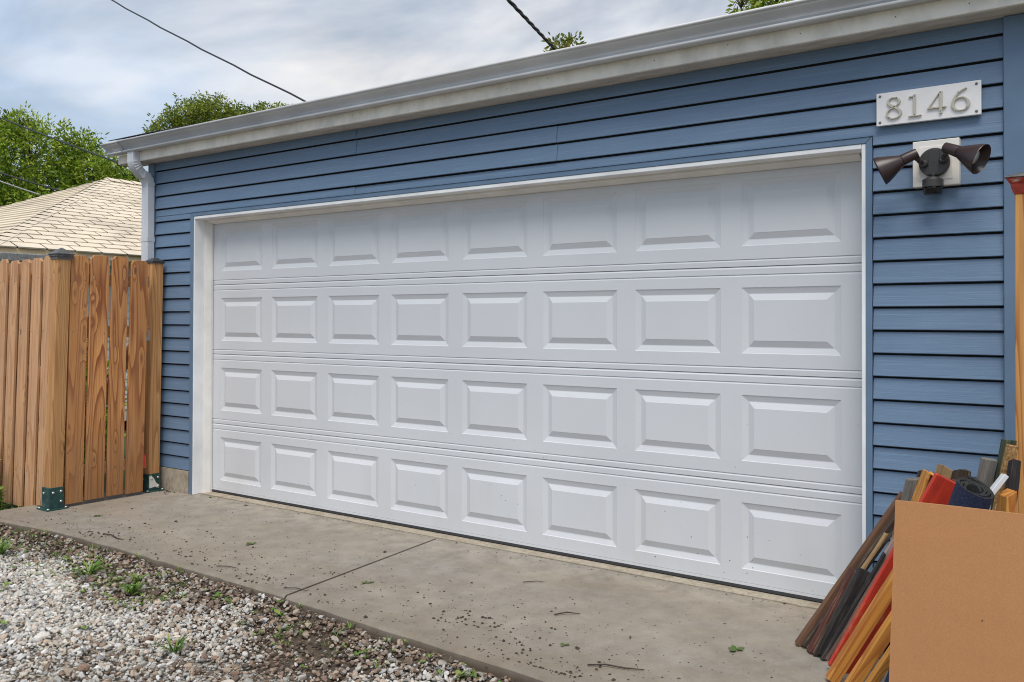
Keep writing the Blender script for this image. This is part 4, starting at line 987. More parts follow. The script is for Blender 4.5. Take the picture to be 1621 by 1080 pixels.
# cardboard sheet in front
cb0, cb1 = Vector((5.233, -1.425, 0.0)), Vector((5.2535, -1.392, 0.787))
cbz = (cb1-cb0).normalized(); cbx = Vector((0.338, 0.040, -0.006)).normalized(); cby = cbz.cross(cbx).normalized()
m = MB(); Lz = (cb1-cb0).length; Wd = 0.82; th = 0.009
NX, NZ = 10, 8; vs = []
for s_ in (0, 1):
    for j in range(NZ+1):
        for i in range(NX+1):
            u, v_ = i/NX, j/NZ; bow = 0.006*math.sin(u*3.1)*math.sin(v_*3.1)
            vs.append(cb0+cbx*(u*Wd)+cbz*(v_*Lz+0.0015*math.sin(u*9))+cby*(s_*th-bow))
nn_ = (NX+1)*(NZ+1); fs = []
for j in range(NZ):
    for i in range(NX):
        a = j*(NX+1)+i; fs += [(a, a+1, a+NX+2, a+NX+1), (nn_+a, nn_+a+NX+1, nn_+a+NX+2, nn_+a+1)]
for i in range(NX): fs += [(i, nn_+i, nn_+i+1, i+1), (NZ*(NX+1)+i, NZ*(NX+1)+i+1, nn_+NZ*(NX+1)+i+1, nn_+NZ*(NX+1)+i)]
for j in range(NZ): fs += [(j*(NX+1), (j+1)*(NX+1), nn_+(j+1)*(NX+1), nn_+j*(NX+1)), (j*(NX+1)+NX, nn_+j*(NX+1)+NX, nn_+(j+1)*(NX+1)+NX, (j+1)*(NX+1)+NX)]
m.add(vs, fs); o = m.build('cardboard_sheet', MT['cardboard'], None, tuple(cb0)); tag(o, 'large plain brown cardboard sheet propped before the scrap pile', 'cardboard')

# ================================================================== NEIGHBOUR GARAGE
XE, YC, ZE, HH, RISE = -4.729, 0.452, 2.166, 3.30, 1.47; RL = 2.6
NG = empty('neighbour_garage', (XE-HH, YC+HH, 0), 'white garage with tan shingled hip roof behind the fence', 'garage')
IN = 0.35
m = MB(); m.box((XE-2*HH+IN, YC+IN, 0), (XE-IN, YC+2*HH+RL-IN, ZE-0.06)); nw = m.build('wall', MT['neigh_wall'], NG)
for k in range(20):
    z = 0.15+k*0.1; m = MB(); m.prism_x([(YC+IN-0.012, z), (YC+IN-0.002, z+0.1), (YC+IN+0.001, z+0.1), (YC+IN+0.001, z)], XE-2*HH+IN, XE-IN+0.012); m.build('siding_board', MT['neigh_wall'], nw)
    m = MB(); X_ = XE-IN; m.prism([(X_+0.012, YC+IN-0.012, z), (X_+0.002, YC+IN-0.012, z+0.1), (X_-0.001, YC+IN, z+0.1), (X_-0.001, YC+IN, z)], (0, 2*HH+RL-2*IN, 0)); m.build('siding_board', MT['neigh_wall'], nw)
m = MB(); m.box((XE-0.02, YC, ZE-0.085), (XE, YC+2*HH+RL, ZE-0.012)); m.box((XE-2*HH, YC, ZE-0.085), (XE-0.021, YC+0.02, ZE-0.012)); m.build('fascia', MT['neigh_fascia'], NG)
m = MB(); m.box((XE-2*HH, YC+0.021, ZE-0.08), (XE-0.021, YC+2*HH+RL, ZE-0.06)); m.build('soffit', MT['neigh_wall'], NG)
m = MB(); m.box((XE+0.001, YC-0.1, ZE-0.17), (XE+0.09, YC+1.55, ZE-0.075)); m.build('gutter', MT['old_gutter'], NG, bevel=0.01)
pk0, pk1 = (XE-HH, YC+HH, ZE+RISE), (XE-HH, YC+HH+RL, ZE+RISE)
c00, c10, c11, c01 = (XE-2*HH, YC, ZE), (XE, YC, ZE), (XE, YC+2*HH+RL, ZE), (XE-2*HH, YC+2*HH+RL, ZE)
m = MB(); m.add([c00, c10, c11, c01, pk0, pk1], [(0, 1, 4), (1, 2, 5, 4), (2, 3, 5), (3, 0, 4, 5), (0, 3, 2, 1)]); nroof = m.build('roof', MT['roof_under'], NG, (XE-HH, YC+HH, ZE))
SL = math.hypot(HH, RISE)
def facet_pt(side, u, v, lift):
    """side 'e': u along +Y from the corner, v up the slope; side 's': u along -X"""
    k = v/SL; n_ = Vector((RISE, 0, HH)).normalized() if side == 'e' else Vector((0, -RISE, HH)).normalized()
    if side == 'e': p = Vector((XE-HH*k, YC+u, ZE+RISE*k))
    else: p = Vector((XE-u, YC+HH*k, ZE+RISE*k))
    return p+n_*lift
NR = 23; ER = SL/NR
for r in range(NR):
    v0, v1 = r*ER-(0.03 if r == 0 else 0), (r+1)*ER+0.008
    u = -0.05+0.17*(r % 2)+0.03*random.random()
    ulim = HH*2+RL
    while u < 4.5:
        uu0, uu1 = u, u+0.325; h0, h1 = max(v0, 0)/SL*HH, v1/SL*HH
        u += 0.34
        if uu1 <= h0+0.02: continue
        a0, a1 = max(uu0, h0), max(uu0, h1); b1 = max(uu1, h1)
        if uu1-a0 < 0.02: continue
        lb = 0.014+0.005*random.random(); lt = 0.005
        sk = 0.03
        m = MB(); pts = [facet_pt('e', a0, v0, lb), facet_pt('e', uu1, v0, lb), facet_pt('e', b1+sk*0, v1, lt), facet_pt('e', a1, v1, lt)]
        m.add(pts+[facet_pt('e', a0, v0, 0.0), facet_pt('e', uu1, v0, 0.0)], [(0, 1, 2, 3), (0, 4, 5, 1)] if b1-a1 > 0.004 else [(0, 1, 2), (0, 4, 5, 1)])
        m.build('shingle', MT['tan_shingle'], nroof)
    # far courses on this facet and the courses of the alley side, each one strip
    m = MB(); lb = 0.02
    h0, h1 = max(v0, 0)/SL*HH, min(v1, SL)/SL*HH
    far0, far1 = max(u, h0), max(u, h1)
    m.add([facet_pt('e', far0, v0, lb), facet_pt('e', max(far0, ulim-h0), v0, lb), facet_pt('e', max(far1, ulim-h1), v1, 0.004), facet_pt('e', far1, v1, 0.004)], [(0, 1, 2, 3)]); m.build('shingle_course', MT['tan_shingle'], nroof); m = MB()
    m.add([facet_pt('s', h0, v0, lb), facet_pt('s', 2*HH-h0, v0, lb), facet_pt('s', 2*HH-h1, v1, 0.004), facet_pt('s', h1, v1, 0.004), facet_pt('s', h0, v0, 0), facet_pt('s', 2*HH-h0, v0, 0)], [(0, 1, 2, 3), (0, 4, 5, 1)])
    m.build('shingle_course', MT['tan_shingle'], nroof)
hip_d = Vector(pk0)-Vector(c10); HN = 26
for i in range(HN):
    p = Vector(c10)+hip_d*(i/HN); q = Vector(c10)+hip_d*((i+1.15)/HN)
    e1 = (facet_pt('e', HH*0.5+0.6, SL*0.5, 0)-facet_pt('e', HH*0.5, SL*0.5, 0)).normalized()*0.14
    e2 = Vector((-0.14, 0, 0))
    up = Vector((0, 0, 0.035)); u2 = Vector((0, 0, 0.018))
    dz1 = Vector((0, 0, 0))
    def wing(pt, e, lift):
        w_ = pt+e; return w_+Vector((0, 0, lift))
    m = MB(); m.add([p+up, wing(p, e1, 0.02), wing(q, e1, 0.012), q+u2, wing(p, e2, 0.02), wing(q, e2, 0.012)], [(0, 1, 2, 3), (0, 3, 5, 4)])
    m.build('hip_cap', MT['tan_shingle'], nroof)
for i in range(12):
    y = pk0[1]+RL*i/12; m = MB(); x = pk0[0]; z = pk0[2]
    m.add([(x, y, z+0.04), (x+0.15, y, z-0.03), (x+0.15, y+0.24, z-0.045), (x, y+0.24, z+0.025), (x-0.15, y, z-0.03), (x-0.15, y+0.24, z-0.045)], [(0, 1, 2, 3), (0, 3, 5, 4)]); m.build('ridge_cap', MT['tan_shingle'], nroof)

# ================================================================== TREES
def leaf_cloud(name, root, lobes, nclump, nleaf, size, palette, droop=0.3, shell=0.55, spread=0.5, seed=1):
    """lobes: (cx,cy,cz,rx,ry,rz); clumps of pointed leaves spread through the lobes, denser near their surface"""
    r = np.random.default_rng(seed); vol = np.array([l[3]*l[4]*l[5] for l in lobes])**0.67; pick = r.choice(len(lobes), nclump, p=vol/vol.sum())
    Lb = np.array(lobes)[pick]
    dr = r.normal(size=(nclump, 3)); dr /= np.linalg.norm(dr, axis=1)[:, None]
    rad = shell+(1-shell)*r.random(nclump)**0.6; rad *= 1+0.16*r.normal(size=nclump)
    ctr = Lb[:, :3]+dr*Lb[:, 3:]*rad[:, None]
    tone = r.random(nclump)
    N = nclump*nleaf; ci = np.repeat(np.arange(nclump), nleaf)
    od = r.normal(size=(N, 3)); od /= np.linalg.norm(od, axis=1)[:, None]
    axis = dr[ci]*0.55+od*0.9; axis[:, 2] -= droop*r.random(N); axis /= np.linalg.norm(axis, axis=1)[:, None]
    base = ctr[ci]+od*(spread*size*r.random((N, 1))*2.2)
    ln = size*r.uniform(0.65, 1.25, N)[:, None]; wd_ = ln*r.uniform(0.30, 0.44, (N, 1))
    side = np.cross(axis, r.normal(size=(N, 3))); side /= np.linalg.norm(side, axis=1)[:, None]
    nrm = np.cross(side, axis)
    v0 = base; v1 = base+axis*ln*0.5+side*wd_*0.5+nrm*ln*0.06; v2 = base+axis*ln-nrm*ln*0.08; v3 = base+axis*ln*0.5-side*wd_*0.5+nrm*ln*0.06
    V = np.stack([v0, v1, v2, v3], 1).reshape(-1, 3); F = np.arange(N*4).reshape(-1, 4)
    pal_ = np.array(palette); t = np.clip(tone[ci]+0.28*r.normal(size=N), 0, 0.999)*(len(pal_)-1); i0 = t.astype(int); f = (t-i0)[:, None]
    C = pal_[i0]*(1-f)+pal_[np.minimum(i0+1, len(pal_)-1)]*f
    return np_mesh(name, V, F, MT['leaf'], C, root)
def limbs(root, base, lobes, r0, seed=2):
    rr = random.Random(seed); m = MB(); top = Vector((np.mean([l[0] for l in lobes]), np.mean([l[1] for l in lobes]), np.mean([l[2] for l in lobes])))
    b = Vector(base); fork = b+(top-b)*0.5
    m.tube([b, b+(fork-b)*0.5+Vector((0.1, 0, 0)), fork], [r0, r0*0.8, r0*0.62], 10); m.build('trunk', MT['bark'], root, tuple(b), smooth=True)
    m = MB()
    for l in lobes:
        c = Vector(l[:3]); mid = fork+(c-fork)*0.5+Vector((rr.uniform(-.3, .3), rr.uniform(-.3, .3), 0.2))
        m.tube([fork, mid, c], [r0*0.42, r0*0.25, r0*0.12], 7)
        for q in range(7):
            e = c+Vector((rr.uniform(-1, 1)*l[3], rr.uniform(-1, 1)*l[4], rr.uniform(-0.4, 1)*l[5]))*0.85; m.tube([c, c+(e-c)*0.5+Vector((0, 0, 0.1)), e], [r0*0.11, r0*0.06, r0*0.02], 5)
    m.build('limb', MT['bark'], root, tuple(b), smooth=True)
GREEN = [(0.05, 0.105, 0.012), (0.15, 0.25, 0.018), (0.29, 0.41, 0.025), (0.44, 0.50, 0.07)]
GREEN_Y = [(0.05, 0.095, 0.014), (0.15, 0.21, 0.022), (0.28, 0.33, 0.04), (0.40, 0.41, 0.08)]
# lobes are placed along the view at their real distance: right (image) and up offsets in metres
def along(c, items):
    out = []
    for a, u, w_, rx, rz_ in items:
        p = Vector(c)+RV*a+UV*u+WV*w_; out.append((p.x, p.y, p.z, rx, rx, rz_))
    return out
C1 = (-18.45, 7.83, 4.6)
T1 = empty('tree', (-18.3, 8.0, -0.14), 'big bright green leafy tree behind the tan roof', 'tree')
L1 = along(C1, [(-3.2, 0.2, 0, 1.6, 1.9), (-1.6, 0.9, 0.3, 1.5, 1.25), (-0.1, 0.85, -0.2, 1.3, 1.35), (0.8, 0.35, 0.4, 1.2, 1.2), (1.7, 0.1, 0, 1.1, 1.1), (2.3, -0.4, 0.3, 1.0, 1.0), (-2.2, -0.8, -0.4, 1.7, 1.2), (0.0, -0.9, -0.5, 1.8, 1.2), (1.4, -1.0, -0.3, 1.3, 1.0),
                 (1.05, 1.45, 0.1, 0.55, 0.42), (-0.5, 1.95, 0.0, 0.45, 0.35), (-1.1, 1.95, 0.1, 0.4, 0.3), (2.15, 0.85, 0.2, 0.42, 0.28), (2.5, 0.55, 0.1, 0.35, 0.22), (-5.0, 0.6, 0, 1.6, 1.6), (-4.8, -0.8, 0, 1.8, 1.4)])
limbs(T1, (-18.3, 8.0, -0.14), L1, 0.26); leaf_cloud('crown', T1, L1, 6500, 13, 0.125, GREEN, seed=21, spread=0.75)
C2 = (-21.64, 15.33, 8.2)
T2 = empty('tree', (-21.4, 15.5, -0.14), 'rounded green tree rising over the gutter, right of the bright tree', 'tree')
L2 = along(C2, [(-1.2, -0.2, 0, 0.8, 0.65), (-0.5, 0.35, 0.2, 0.9, 0.7), (0.4, 0.45, 0, 0.9, 0.75), (1.2, 0.15, 0.2, 0.9, 0.6), (1.8, -0.1, 0, 0.65, 0.55), (-0.8, -1.0, 0, 1.0, 0.8), (0.4, -0.9, 0.3, 1.3, 1.0), (1.6, -0.9, 0.1, 1.1, 0.8), (-1.7, -0.75, 0, 0.42, 0.4), (2.25, -0.2, 0, 0.35, 0.3), (2.1, 0.45, 0.2, 0.65, 0.5), (2.75, 0.45, 0.2, 0.6, 0.42), (3.25, 0.35, 0.2, 0.5, 0.35), (2.2, -1.0, 0, 1.0, 0.7), (0, -2.2, 0, 1.6, 1.2)])
limbs(T2, (-21.4, 15.5, -0.14), L2, 0.24, 5); leaf_cloud('crown', T2, L2, 4600, 12, 0.13, GREEN_Y, seed=31, droop=0.6)
C3 = (1.6, 8.6, 5.90)
T3 = empty('tree', (1.9, 9.0, -0.14), 'leafy tree top showing over the gutter at upper right', 'tree')
L3 = along(C3, [(-0.64, 0.02, 0, 0.16, 0.09), (-0.42, 0.02, 0, 0.24, 0.14), (-0.15, 0.05, 0, 0.35, 0.22), (0.25, 0.05, 0.2, 0.5, 0.42), (0.8, 0.2, 0, 0.5, 0.5), (1.4, 0.4, 0.1, 0.6, 0.6), (0.5, -0.7, 0.1, 0.8, 0.6), (2.1, 0.6, 0, 0.8, 0.8), (1.5, -0.8, 0, 1.0, 0.8)])
limbs(T3, (1.9, 9.0, -0.14), L3, 0.12, 7); leaf_cloud('crown', T3, L3, 1100, 9, 0.12, GREEN, seed=41, shell=0.35)
# sapling top and bare twig above the gutter
C4 = (0.86, 3.80, 4.18)
T4 = empty('sapling', (0.95, 4.2, -0.14), 'small yellow green sapling top peeking over the gutter by the cable', 'tree')
YEL = [(0.09, 0.13, 0.018), (0.17, 0.21, 0.03), (0.30, 0.27, 0.045), (0.36, 0.30, 0.06)]
L4 = along(C4, [(-0.10, 0.08, 0, 0.10, 0.09), (0.04, 0.11, 0, 0.09, 0.09), (0.13, 0.0, 0, 0.10, 0.07), (0.0, -0.05, 0.05, 0.18, 0.10), (0.05, -0.30, 0.05, 0.25, 0.22)])
limbs(T4, (0.95, 6.7, -0.14), L4, 0.03, 9); leaf_cloud('crown', T4, L4, 150, 6, 0.075, YEL, seed=51, shell=0.25)
m = MB(); b4 = Vector(C4)+RV*0.16-UV*0.05
m.tube([b4-UV*0.2, b4, b4+RV*0.09+UV*0.07, b4+RV*0.17+UV*0.10, b4+RV*0.26+UV*0.10, b4+RV*0.33+UV*0.065, b4+RV*0.345+UV*0.0], [0.006, 0.0055, 0.005, 0.0048, 0.0045, 0.006, 0.003], 6)
for a, u, du in ((0.14, 0.085, -0.03), (0.24, 0.10, -0.035), (0.30, 0.085, 0.03)): m.tube([b4+RV*a+UV*u, b4+RV*(a-0.015)+UV*(u+du)], [0.003, 0.0015], 5)
m.build('bare_twig', MT['bark'], T4)

# shrubs and a red panel behind the gate
def shrub(loc, r, h, label, seed):
    root = empty('shrub', loc, label, 'shrub'); x, y, z = loc
    lb = [(x, y, z+h*0.55, r, r, h*0.45), (x+r*0.4, y+0.1, z+h*0.35, r*0.8, r*0.8, h*0.35), (x-r*0.5, y, z+h*0.3, r*0.8, r*0.8, h*0.3)]
    limbs(root, loc, lb, 0.03, seed); leaf_cloud('crown', root, lb, 420, 9, 0.08, GREEN, seed=seed)
shrub((-1.9, -0.35, -0.14), 0.5, 1.35, 'green shrub seen through the gaps of the gate', 61)
shrub((-3.0, 0.35, -0.14), 0.55, 1.2, 'green shrub behind the picket fence by the neighbouring garage', 62)
RPN = empty('red_screen', (-2.6, 0.1, -0.14), 'dark red board screen standing behind the gate', 'screen')
for i in range(5):
    m = MB(); m.box((-2.62, -0.55+i*0.22, -0.14), (-2.59, -0.345+i*0.22, 1.36)); m.build('plank', MT['red_old'], RPN)

# ================================================================== CABLES
def cable(pts, r, mat, label):
    m = MB(); m.tube(pts, r, 6); o = m.build('utility_cable', mat, None, tuple(pts[0]), smooth=True); tag(o, label, 'cable', 'overhead cables')
def sagline(a, b, ext0, ext1, sag=0.0, n=26, wob=0.0):
    a, b = Vector(a), Vector(b); d_ = b-a; out = []
    for i in range(n+1):
        t = -ext0+(1+ext0+ext1)*i/n; p = a+d_*t; s_ = (t+ext0)/(1+ext0+ext1)
        out.append(p-UV*(sag*(1-(2*s_-1)**2))+UV*(wob*math.sin(i*2.1)))
    return out
cable(sagline((-7.295, 3.484, 6.41), (-1.406, 2.184, 3.70), 0.8, 0.25, 0.10, wob=0.006), 0.012, MT['wire'], 'thin black cable slanting down to the middle of the roof')
pA, pB = Vector((1.801, 1.394, 3.855)), Vector((1.026, 3.295, 4.07))
for ph in (0.0, 2.1, 4.2):
    pts = []
    for i in range(60):
        t = -1.2+2.4*i/59; p = pA+(pB-pA)*t; a = i*0.75+ph; pts.append(p+RV*0.009*math.cos(a)+UV*0.009*math.sin(a))
    if ph == 0.0: mm = MB()
    mm.tube(pts, 0.0085, 6)
o = mm.build('service_cable', MT['wire'], None, tuple(pA), smooth=True); tag(o, 'thick twisted black cable dropping to the yellow green sapling', 'cable', 'overhead cables')
cable(sagline((-15.088, 5.309, 5.917), (-9.343, 4.507, 4.289), 0.8, 0.9, 0.06), 0.018, MT['wire'], 'black cable crossing the bright tree towards the gutter end')
cable(sagline((-10.9, 3.403, 3.988), (-9.552, 3.754, 3.588), 1.2, 0.1, 0.02), 0.016, MT['wire'], 'dark cable above the tan roof, upper of two')
cable(sagline((-10.901, 3.405, 3.84), (-9.866, 3.531, 3.532), 1.2, 0.1, 0.02), 0.013, MT['wire_grey'], 'pale grey cable above the tan roof, lower of two')

# ================================================================== WEEDS, LEAVES, DEBRIS
WG = [(0.05, 0.12, 0.018), (0.09, 0.19, 0.025), (0.15, 0.26, 0.04), (0.22, 0.30, 0.07)]
def blades(loc, n, h, spread, seed, wide=0.006, arch=0.6):
    r = random.Random(seed); V, F, C = [], [], []
    for i in range(n):
        a = r.uniform(0, 6.28); rr_ = spread*0.25*r.random(); p = Vector(loc)+Vector((math.cos(a)*rr_, math.sin(a)*rr_, 0)); d_ = Vector((math.cos(a+r.uniform(-.6, .6)), math.sin(a+r.uniform(-.6, .6)), 0))
        hh = h*r.uniform(0.5, 1.1); ww = wide*r.uniform(0.7, 1.3); s_ = Vector((-d_.y, d_.x, 0)); col_ = WG[r.randrange(4)]
        pts = [p, p+d_*spread*0.35*arch+UV*hh*0.7, p+d_*spread*0.8*arch+UV*hh, p+d_*spread*1.15*arch+UV*hh*0.85]
        ws = [ww*0.6, ww*0.6, ww*0.45, ww*0.08]; b_ = len(V)
        for q, w_ in zip(pts, ws): V += [q-s_*w_, q+s_*w_]
        for k in range(3): F.append((b_+2*k, b_+2*k+1, b_+2*k+3, b_+2*k+2)); C.append(col_)
    return V, F, C
def broad(loc, n, size, seed, stem=0.03):
    r = random.Random(seed); V, F, C = [], [], []
    for i in range(n):
        a = i*2.4+r.uniform(-.3, .3); d_ = Vector((math.cos(a), math.sin(a), 0)); s_ = Vector((-d_.y, d_.x, 0)); L_ = size*r.uniform(0.6, 1.1); rise = r.uniform(0.15, 0.8)
        p = Vector(loc)+UV*stem*r.random(); ax_ = (d_+UV*rise).normalized(); col_ = WG[1+r.randrange(3)]; b_ = len(V)
        V += [p, p+ax_*L_*0.35+s_*L_*0.22, p+ax_*L_*0.75+s_*L_*0.24-UV*L_*0.05, p+ax_*L_-UV*L_*0.12, p+ax_*L_*0.75-s_*L_*0.24-UV*L_*0.05, p+ax_*L_*0.35-s_*L_*0.22, p+ax_*L_*0.5-UV*L_*0.05]
        F += [(b_, b_+1, b_+2, b_+6), (b_+6, b_+2, b_+3, b_+3), (b_, b_+6, b_+4, b_+5), (b_+6, b_+3, b_+4, b_+4)]; C += [col_]*4
    return V, F, C
def poly_mesh(name, V, F, C, mat, parent=None):
    F = [tuple(dict.fromkeys(f)) for f in F]
    o3 = Vector(V[0]); me = bpy.data.meshes.new(name); me.from_pydata([tuple(Vector(v)-o3) for v in V], [], F); me.materials.append(mat)
    at = me.attributes.new('col', 'FLOAT_COLOR', 'FACE'); at.data.foreach_set('color', np.c_[np.array(C), np.ones(len(C))].astype(np.float32).ravel())
    o = bpy.data.objects.new(name, me); COL.objects.link(o); o.location = o3-wl(parent)
    if parent: o.parent = parent
    return o
def weed(loc, label, kind, seed, **k):
    V, F, C = (blades if kind == 'grass' else broad)(loc, seed=seed, **k)
    o = poly_mesh('grass_tuft' if kind == 'grass' else 'weed', V, F, C, MT['weed']); tag(o, label, 'weed', 'weeds in the gravel')
GZ = -0.075
WEEDS = [((0.30, -1.72), 'grass', dict(n=60, h=0.07, spread=0.14), 'arching grass tuft at the left edge of the gravel'),
         ((1.03, -2.16), 'grass', dict(n=34, h=0.034, spread=0.12), 'sparse grass tuft in the white gravel at lower left'),
         ((1.62, -2.30), 'weed', dict(n=9, size=0.045), 'leafy weed at the bottom left edge of the photo'),
         ((1.05, -2.02), 'weed', dict(n=7, size=0.035), 'small leafy weed just above the sparse grass tuft'),
         ((2.10, -1.50), 'weed', dict(n=10, size=0.055), 'bright broad-leaved weed at the slab edge left of the joint'),
         ((2.58, -1.50), 'weed', dict(n=8, size=0.045), 'pale broad-leaved weed at the slab edge just right of the joint'),
         ((1.62, -1.66), 'grass', dict(n=40, h=0.05, spread=0.10), 'grass clump in the gravel below the slab middle'),
         ((1.10, -1.60), 'grass', dict(n=46, h=0.05, spread=0.16), 'spreading grass patch in brown gravel near the slab'),
         ((0.80, -1.56), 'weed', dict(n=8, size=0.04), 'small weed in brown gravel left of the grass patch'),
         ((2.52, -2.02), 'grass', dict(n=22, h=0.055, spread=0.10), 'tall thin weed near the bottom of the gravel'),
         ((3.70, -1.56), 'weed', dict(n=9, size=0.05), 'broad weed at the slab edge near the bottom right of gravel'),
         ((3.86, -1.56), 'weed', dict(n=7, size=0.04), 'smaller weed beside the broad weed at the slab edge'),
         ((1.95, -2.1), 'weed', dict(n=4, size=0.05, stem=0.004), 'single flat leafy sprig in the middle of the gravel'),
         ((1.45, -1.52), 'grass', dict(n=24, h=0.035, spread=0.09), 'low grass sprig close to the slab edge')]
for i, (xy, kd, kw, lb) in enumerate(WEEDS): weed((xy[0], xy[1], GZ), lb, kd, 100+i, **kw)
# plants at the post and in front of the picket fence
def stem_plant(loc, h, label, seed):
    r = random.Random(seed); root = empty('weed', loc, label, 'weed', 'weeds by the picket fence'); p = Vector(loc)
    m = MB(); top = p+Vector((r.uniform(-.05, .05), r.uniform(-.03, .0), h)); m.tube([p, p+(top-p)*0.5+Vector((0.02, 0, 0)), top], [0.004, 0.003, 0.0015], 5); m.build('stem', MT['weed'], root)
    V, F, C = [], [], []
    for i in range(9):
        q = p+(top-p)*((i+2)/10.5); v_, f_, c_ = broad(q, 4, 0.05+0.03*r.random(), seed*7+i, 0.0); b_ = len(V); V += v_; F += [tuple(b_+x for x in f) for f in f_]; C += c_
    poly_mesh('foliage', V, F, C, MT['weed'], root)
stem_plant((-0.93, -1.16, -0.1), 0.42, 'tall leafy weed against the picket fence at the left edge', 201)
stem_plant((-1.08, -1.13, -0.1), 0.62, 'tallest weed leaning out before the picket fence', 202)
stem_plant((-0.83, -1.18, -0.1), 0.22, 'short weed below the pickets beside the corner post', 203)
V, F, C = [], [], []
rr = random.Random(5)
for i in range(90):
    x, y = rr.uniform(-2.2, -0.60), rr.uniform(-1.42, -1.08)
    v_, f_, c_ = (broad((x, y, -0.09), 5, 0.045, 300+i) if i % 2 else blades((x, y, -0.09), 12, 0.08, 0.09, 300+i)); b_ = len(V); V += v_; F += [tuple(b_+q for q in f) for f in f_]; C += c_
o = poly_mesh('ground_cover', V, F, C, MT['weed']); tag(o, 'low green ground cover at the foot of the picket fence', None, None, 'stuff')
V, F, C = [], [], []
for i in range(300):
    x = rr.uniform(-0.6, 4.6); y = float(front_edge(np.array([x]))[0])-abs(rr.gauss(0, 0.16))-0.015
    if rr.random() < 0.45: x, y = rr.uniform(-0.2, 1.9), rr.uniform(-1.85, -1.45)
    GZ = float(bank(np.array([x]), np.array([float(front_edge(x))-y]))[0])+0.016
    v_, f_, c_ = (broad((x, y, GZ), 4, 0.022, 600+i, 0.01) if i % 3 else blades((x, y, GZ), 7, 0.028, 0.05, 600+i, 0.0025)); b_ = len(V); V += v_; F += [tuple(b_+q for q in f) for f in f_]; C += c_
o = poly_mesh('weed_seedlings', V, F, C, MT['weed']); tag(o, 'tiny weed seedlings scattered along the slab edge', None, None, 'stuff')
# green leaves lying on the slab
def fallen_leaf(loc, size, rotz, label, seed):
    V, F, C = broad((loc[0], loc[1], 0.006), 5, size, seed, 0.003)
    V = [Vector((v[0], v[1], 0.004+(v[2]-0.006)*0.25)) for v in V]
    o = poly_mesh('fallen_leaf', V, F, [(c[0]*0.55, c[1]*0.55, c[2]*0.55) for c in C], MT['weed']); tag(o, label, 'leaf', 'leaves fallen on the slab')
fallen_leaf((4.52, -0.80), 0.050, 0, 'dark green lobed leaf on the slab beside the scrap pile', 401)
fallen_leaf((2.66, -1.02), 0.035, 0, 'green leaf on the slab right of the joint', 402)
fallen_leaf((1.55, -0.86), 0.042, 0, 'dark green leaf on the slab left of the joint', 403)
fallen_leaf((0.17, -0.14), 0.030, 0, 'pale green sprig at the foot of the left door jamb', 404)
fallen_leaf((0.62, -0.17), 0.024, 0, 'tiny green leaf on the sill below the first door panel', 405)
fallen_leaf((0.10, -0.98), 0.034, 0, 'green leaf on the slab in front of the gate', 406)
fallen_leaf((3.93, -1.17), 0.028, 0, 'yellow green leaf near the front of the right slab', 407)
def twig(pts, r, label):
    m = MB(); r *= 0.62; m.tube(pts, [r]*(len(pts)-1)+[r*0.5], 6); o = m.build('twig', MT['twig'], None, smooth=True); tag(o, label, 'twig', 'twigs on the slab')
twig([(3.70, -0.88, 0.006), (3.735, -0.83, 0.010), (3.79, -0.805, 0.006)], 0.005, 'short curved twig in the middle of the right slab')
twig([(4.12, -1.30, 0.006), (4.18, -1.262, 0.009), (4.25, -1.25, 0.008), (4.32, -1.215, 0.006)], 0.005, 'longer dark twig near the bottom edge of the right slab')
twig([(0.62, -1.24, 0.006), (0.70, -1.235, 0.010), (0.80, -1.255, 0.006), (0.86, -1.25, 0.006)], 0.006, 'dark twig on the left slab near its edge')
twig([(1.80, -1.28, 0.006), (1.86, -1.25, 0.008), (1.93, -1.24, 0.006)], 0.004, 'thin twig near the front edge of the left slab')
twig([(2.40, -1.33, 0.006), (2.46, -1.30, 0.009), (2.53, -1.295, 0.006)], 0.004, 'thin twig lying across the slab joint')
twig([(3.30, -0.55, 0.005), (3.35, -0.50, 0.007), (3.39, -0.485, 0.005)], 0.003, 'fine straight twig on the right slab nearer the door')
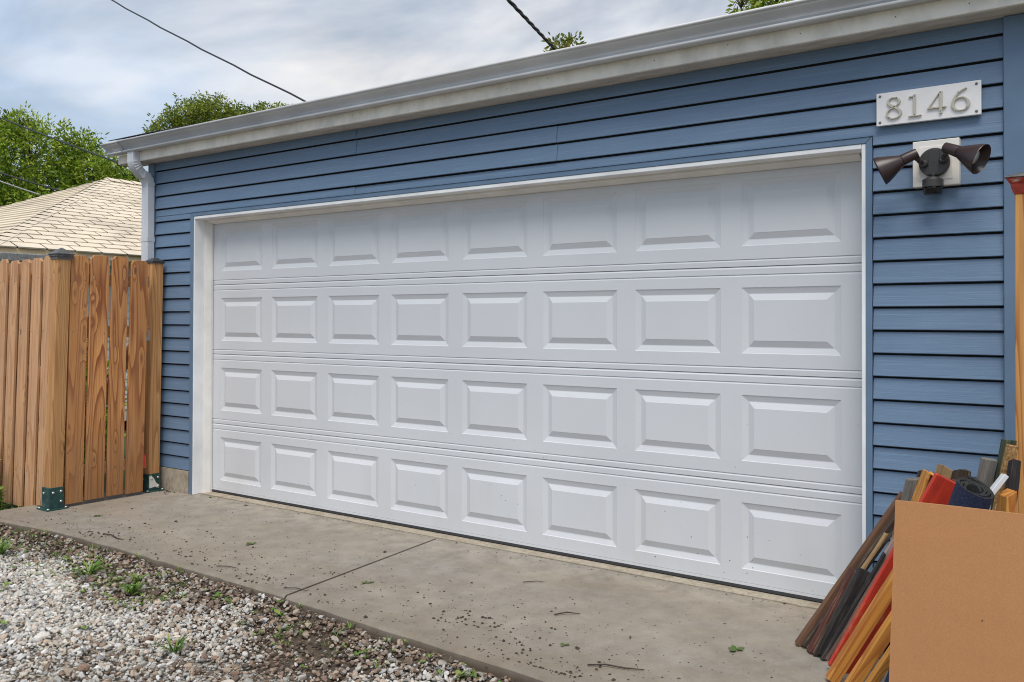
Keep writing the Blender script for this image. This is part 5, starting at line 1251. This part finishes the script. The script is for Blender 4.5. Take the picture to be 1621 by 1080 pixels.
# crumbs of soil and bark
def octa(c, r, rr_):
    s_ = [rr_.uniform(0.6, 1.3)*r for _ in range(6)]
    x, y, z = c; a = rr_.uniform(0, 1.57); ca, sa = math.cos(a), math.sin(a)
    P_ = [(s_[0], 0, 0), (0, s_[1], 0), (-s_[2], 0, 0), (0, -s_[3], 0), (0, 0, s_[4]*0.6), (0, 0, -s_[5]*0.3)]
    return [(x+ca*p[0]-sa*p[1], y+sa*p[0]+ca*p[1], z+p[2]) for p in P_], [(0, 1, 4), (1, 2, 4), (2, 3, 4), (3, 0, 4), (1, 0, 5), (2, 1, 5), (3, 2, 5), (0, 3, 5)]
m = MB(); rr = random.Random(17)
for i in range(1500):
    x = rr.uniform(-0.5, 5.0); f0 = float(front_edge(np.array([x]))[0])
    y = f0+0.03+abs(rr.gauss(0, 0.42)); 
    if rr.random() < 0.10: y = -0.10-abs(rr.gauss(0, 0.03))
    if y > -0.03 or y < f0+0.02: continue
    r_ = min(0.012, rr.lognormvariate(math.log(0.0027), 0.55)); v_, f_ = octa((x, y, r_*0.3), r_, rr); m.add(v_, f_)
for (cx0, cy0, n0, s0) in ((0.55, -1.27, 26, 0.10), (2.15, -1.30, 30, 0.12), (3.45, -1.15, 46, 0.12), (3.95, -1.38, 70, 0.20), (1.5, -1.25, 24, 0.15), (-0.3, -0.2, 34, 0.07)):
    for i in range(n0):
        r_ = rr.uniform(0.003, 0.010); v_, f_ = octa((cx0+rr.gauss(0, s0), max(cy0+rr.gauss(0, s0*0.5), -1.42), r_*0.3), r_, rr); m.add(v_, f_)
o = m.build('debris', MT['clod'], None, (0, 0, 0)); tag(o, 'dark crumbs of soil and bark scattered on the slab', None, None, 'stuff')
m = MB()
for i in range(1400):
    x = rr.uniform(-0.6, 5.0); f0 = float(front_edge(np.array([x]))[0]); y = f0-0.01-abs(rr.gauss(0, 0.14)); r_ = rr.uniform(0.003, 0.011); v_, f_ = octa((x, y, float(bank(np.array([x]), np.array([f0-y]))[0])+0.004+r_*0.3), r_, rr); m.add(v_, f_)
o = m.build('mulch', MT['clod'], None, (0, 0, 0)); tag(o, 'dark mulch crumbs mixed into gravel along the slab edge', None, None, 'stuff')
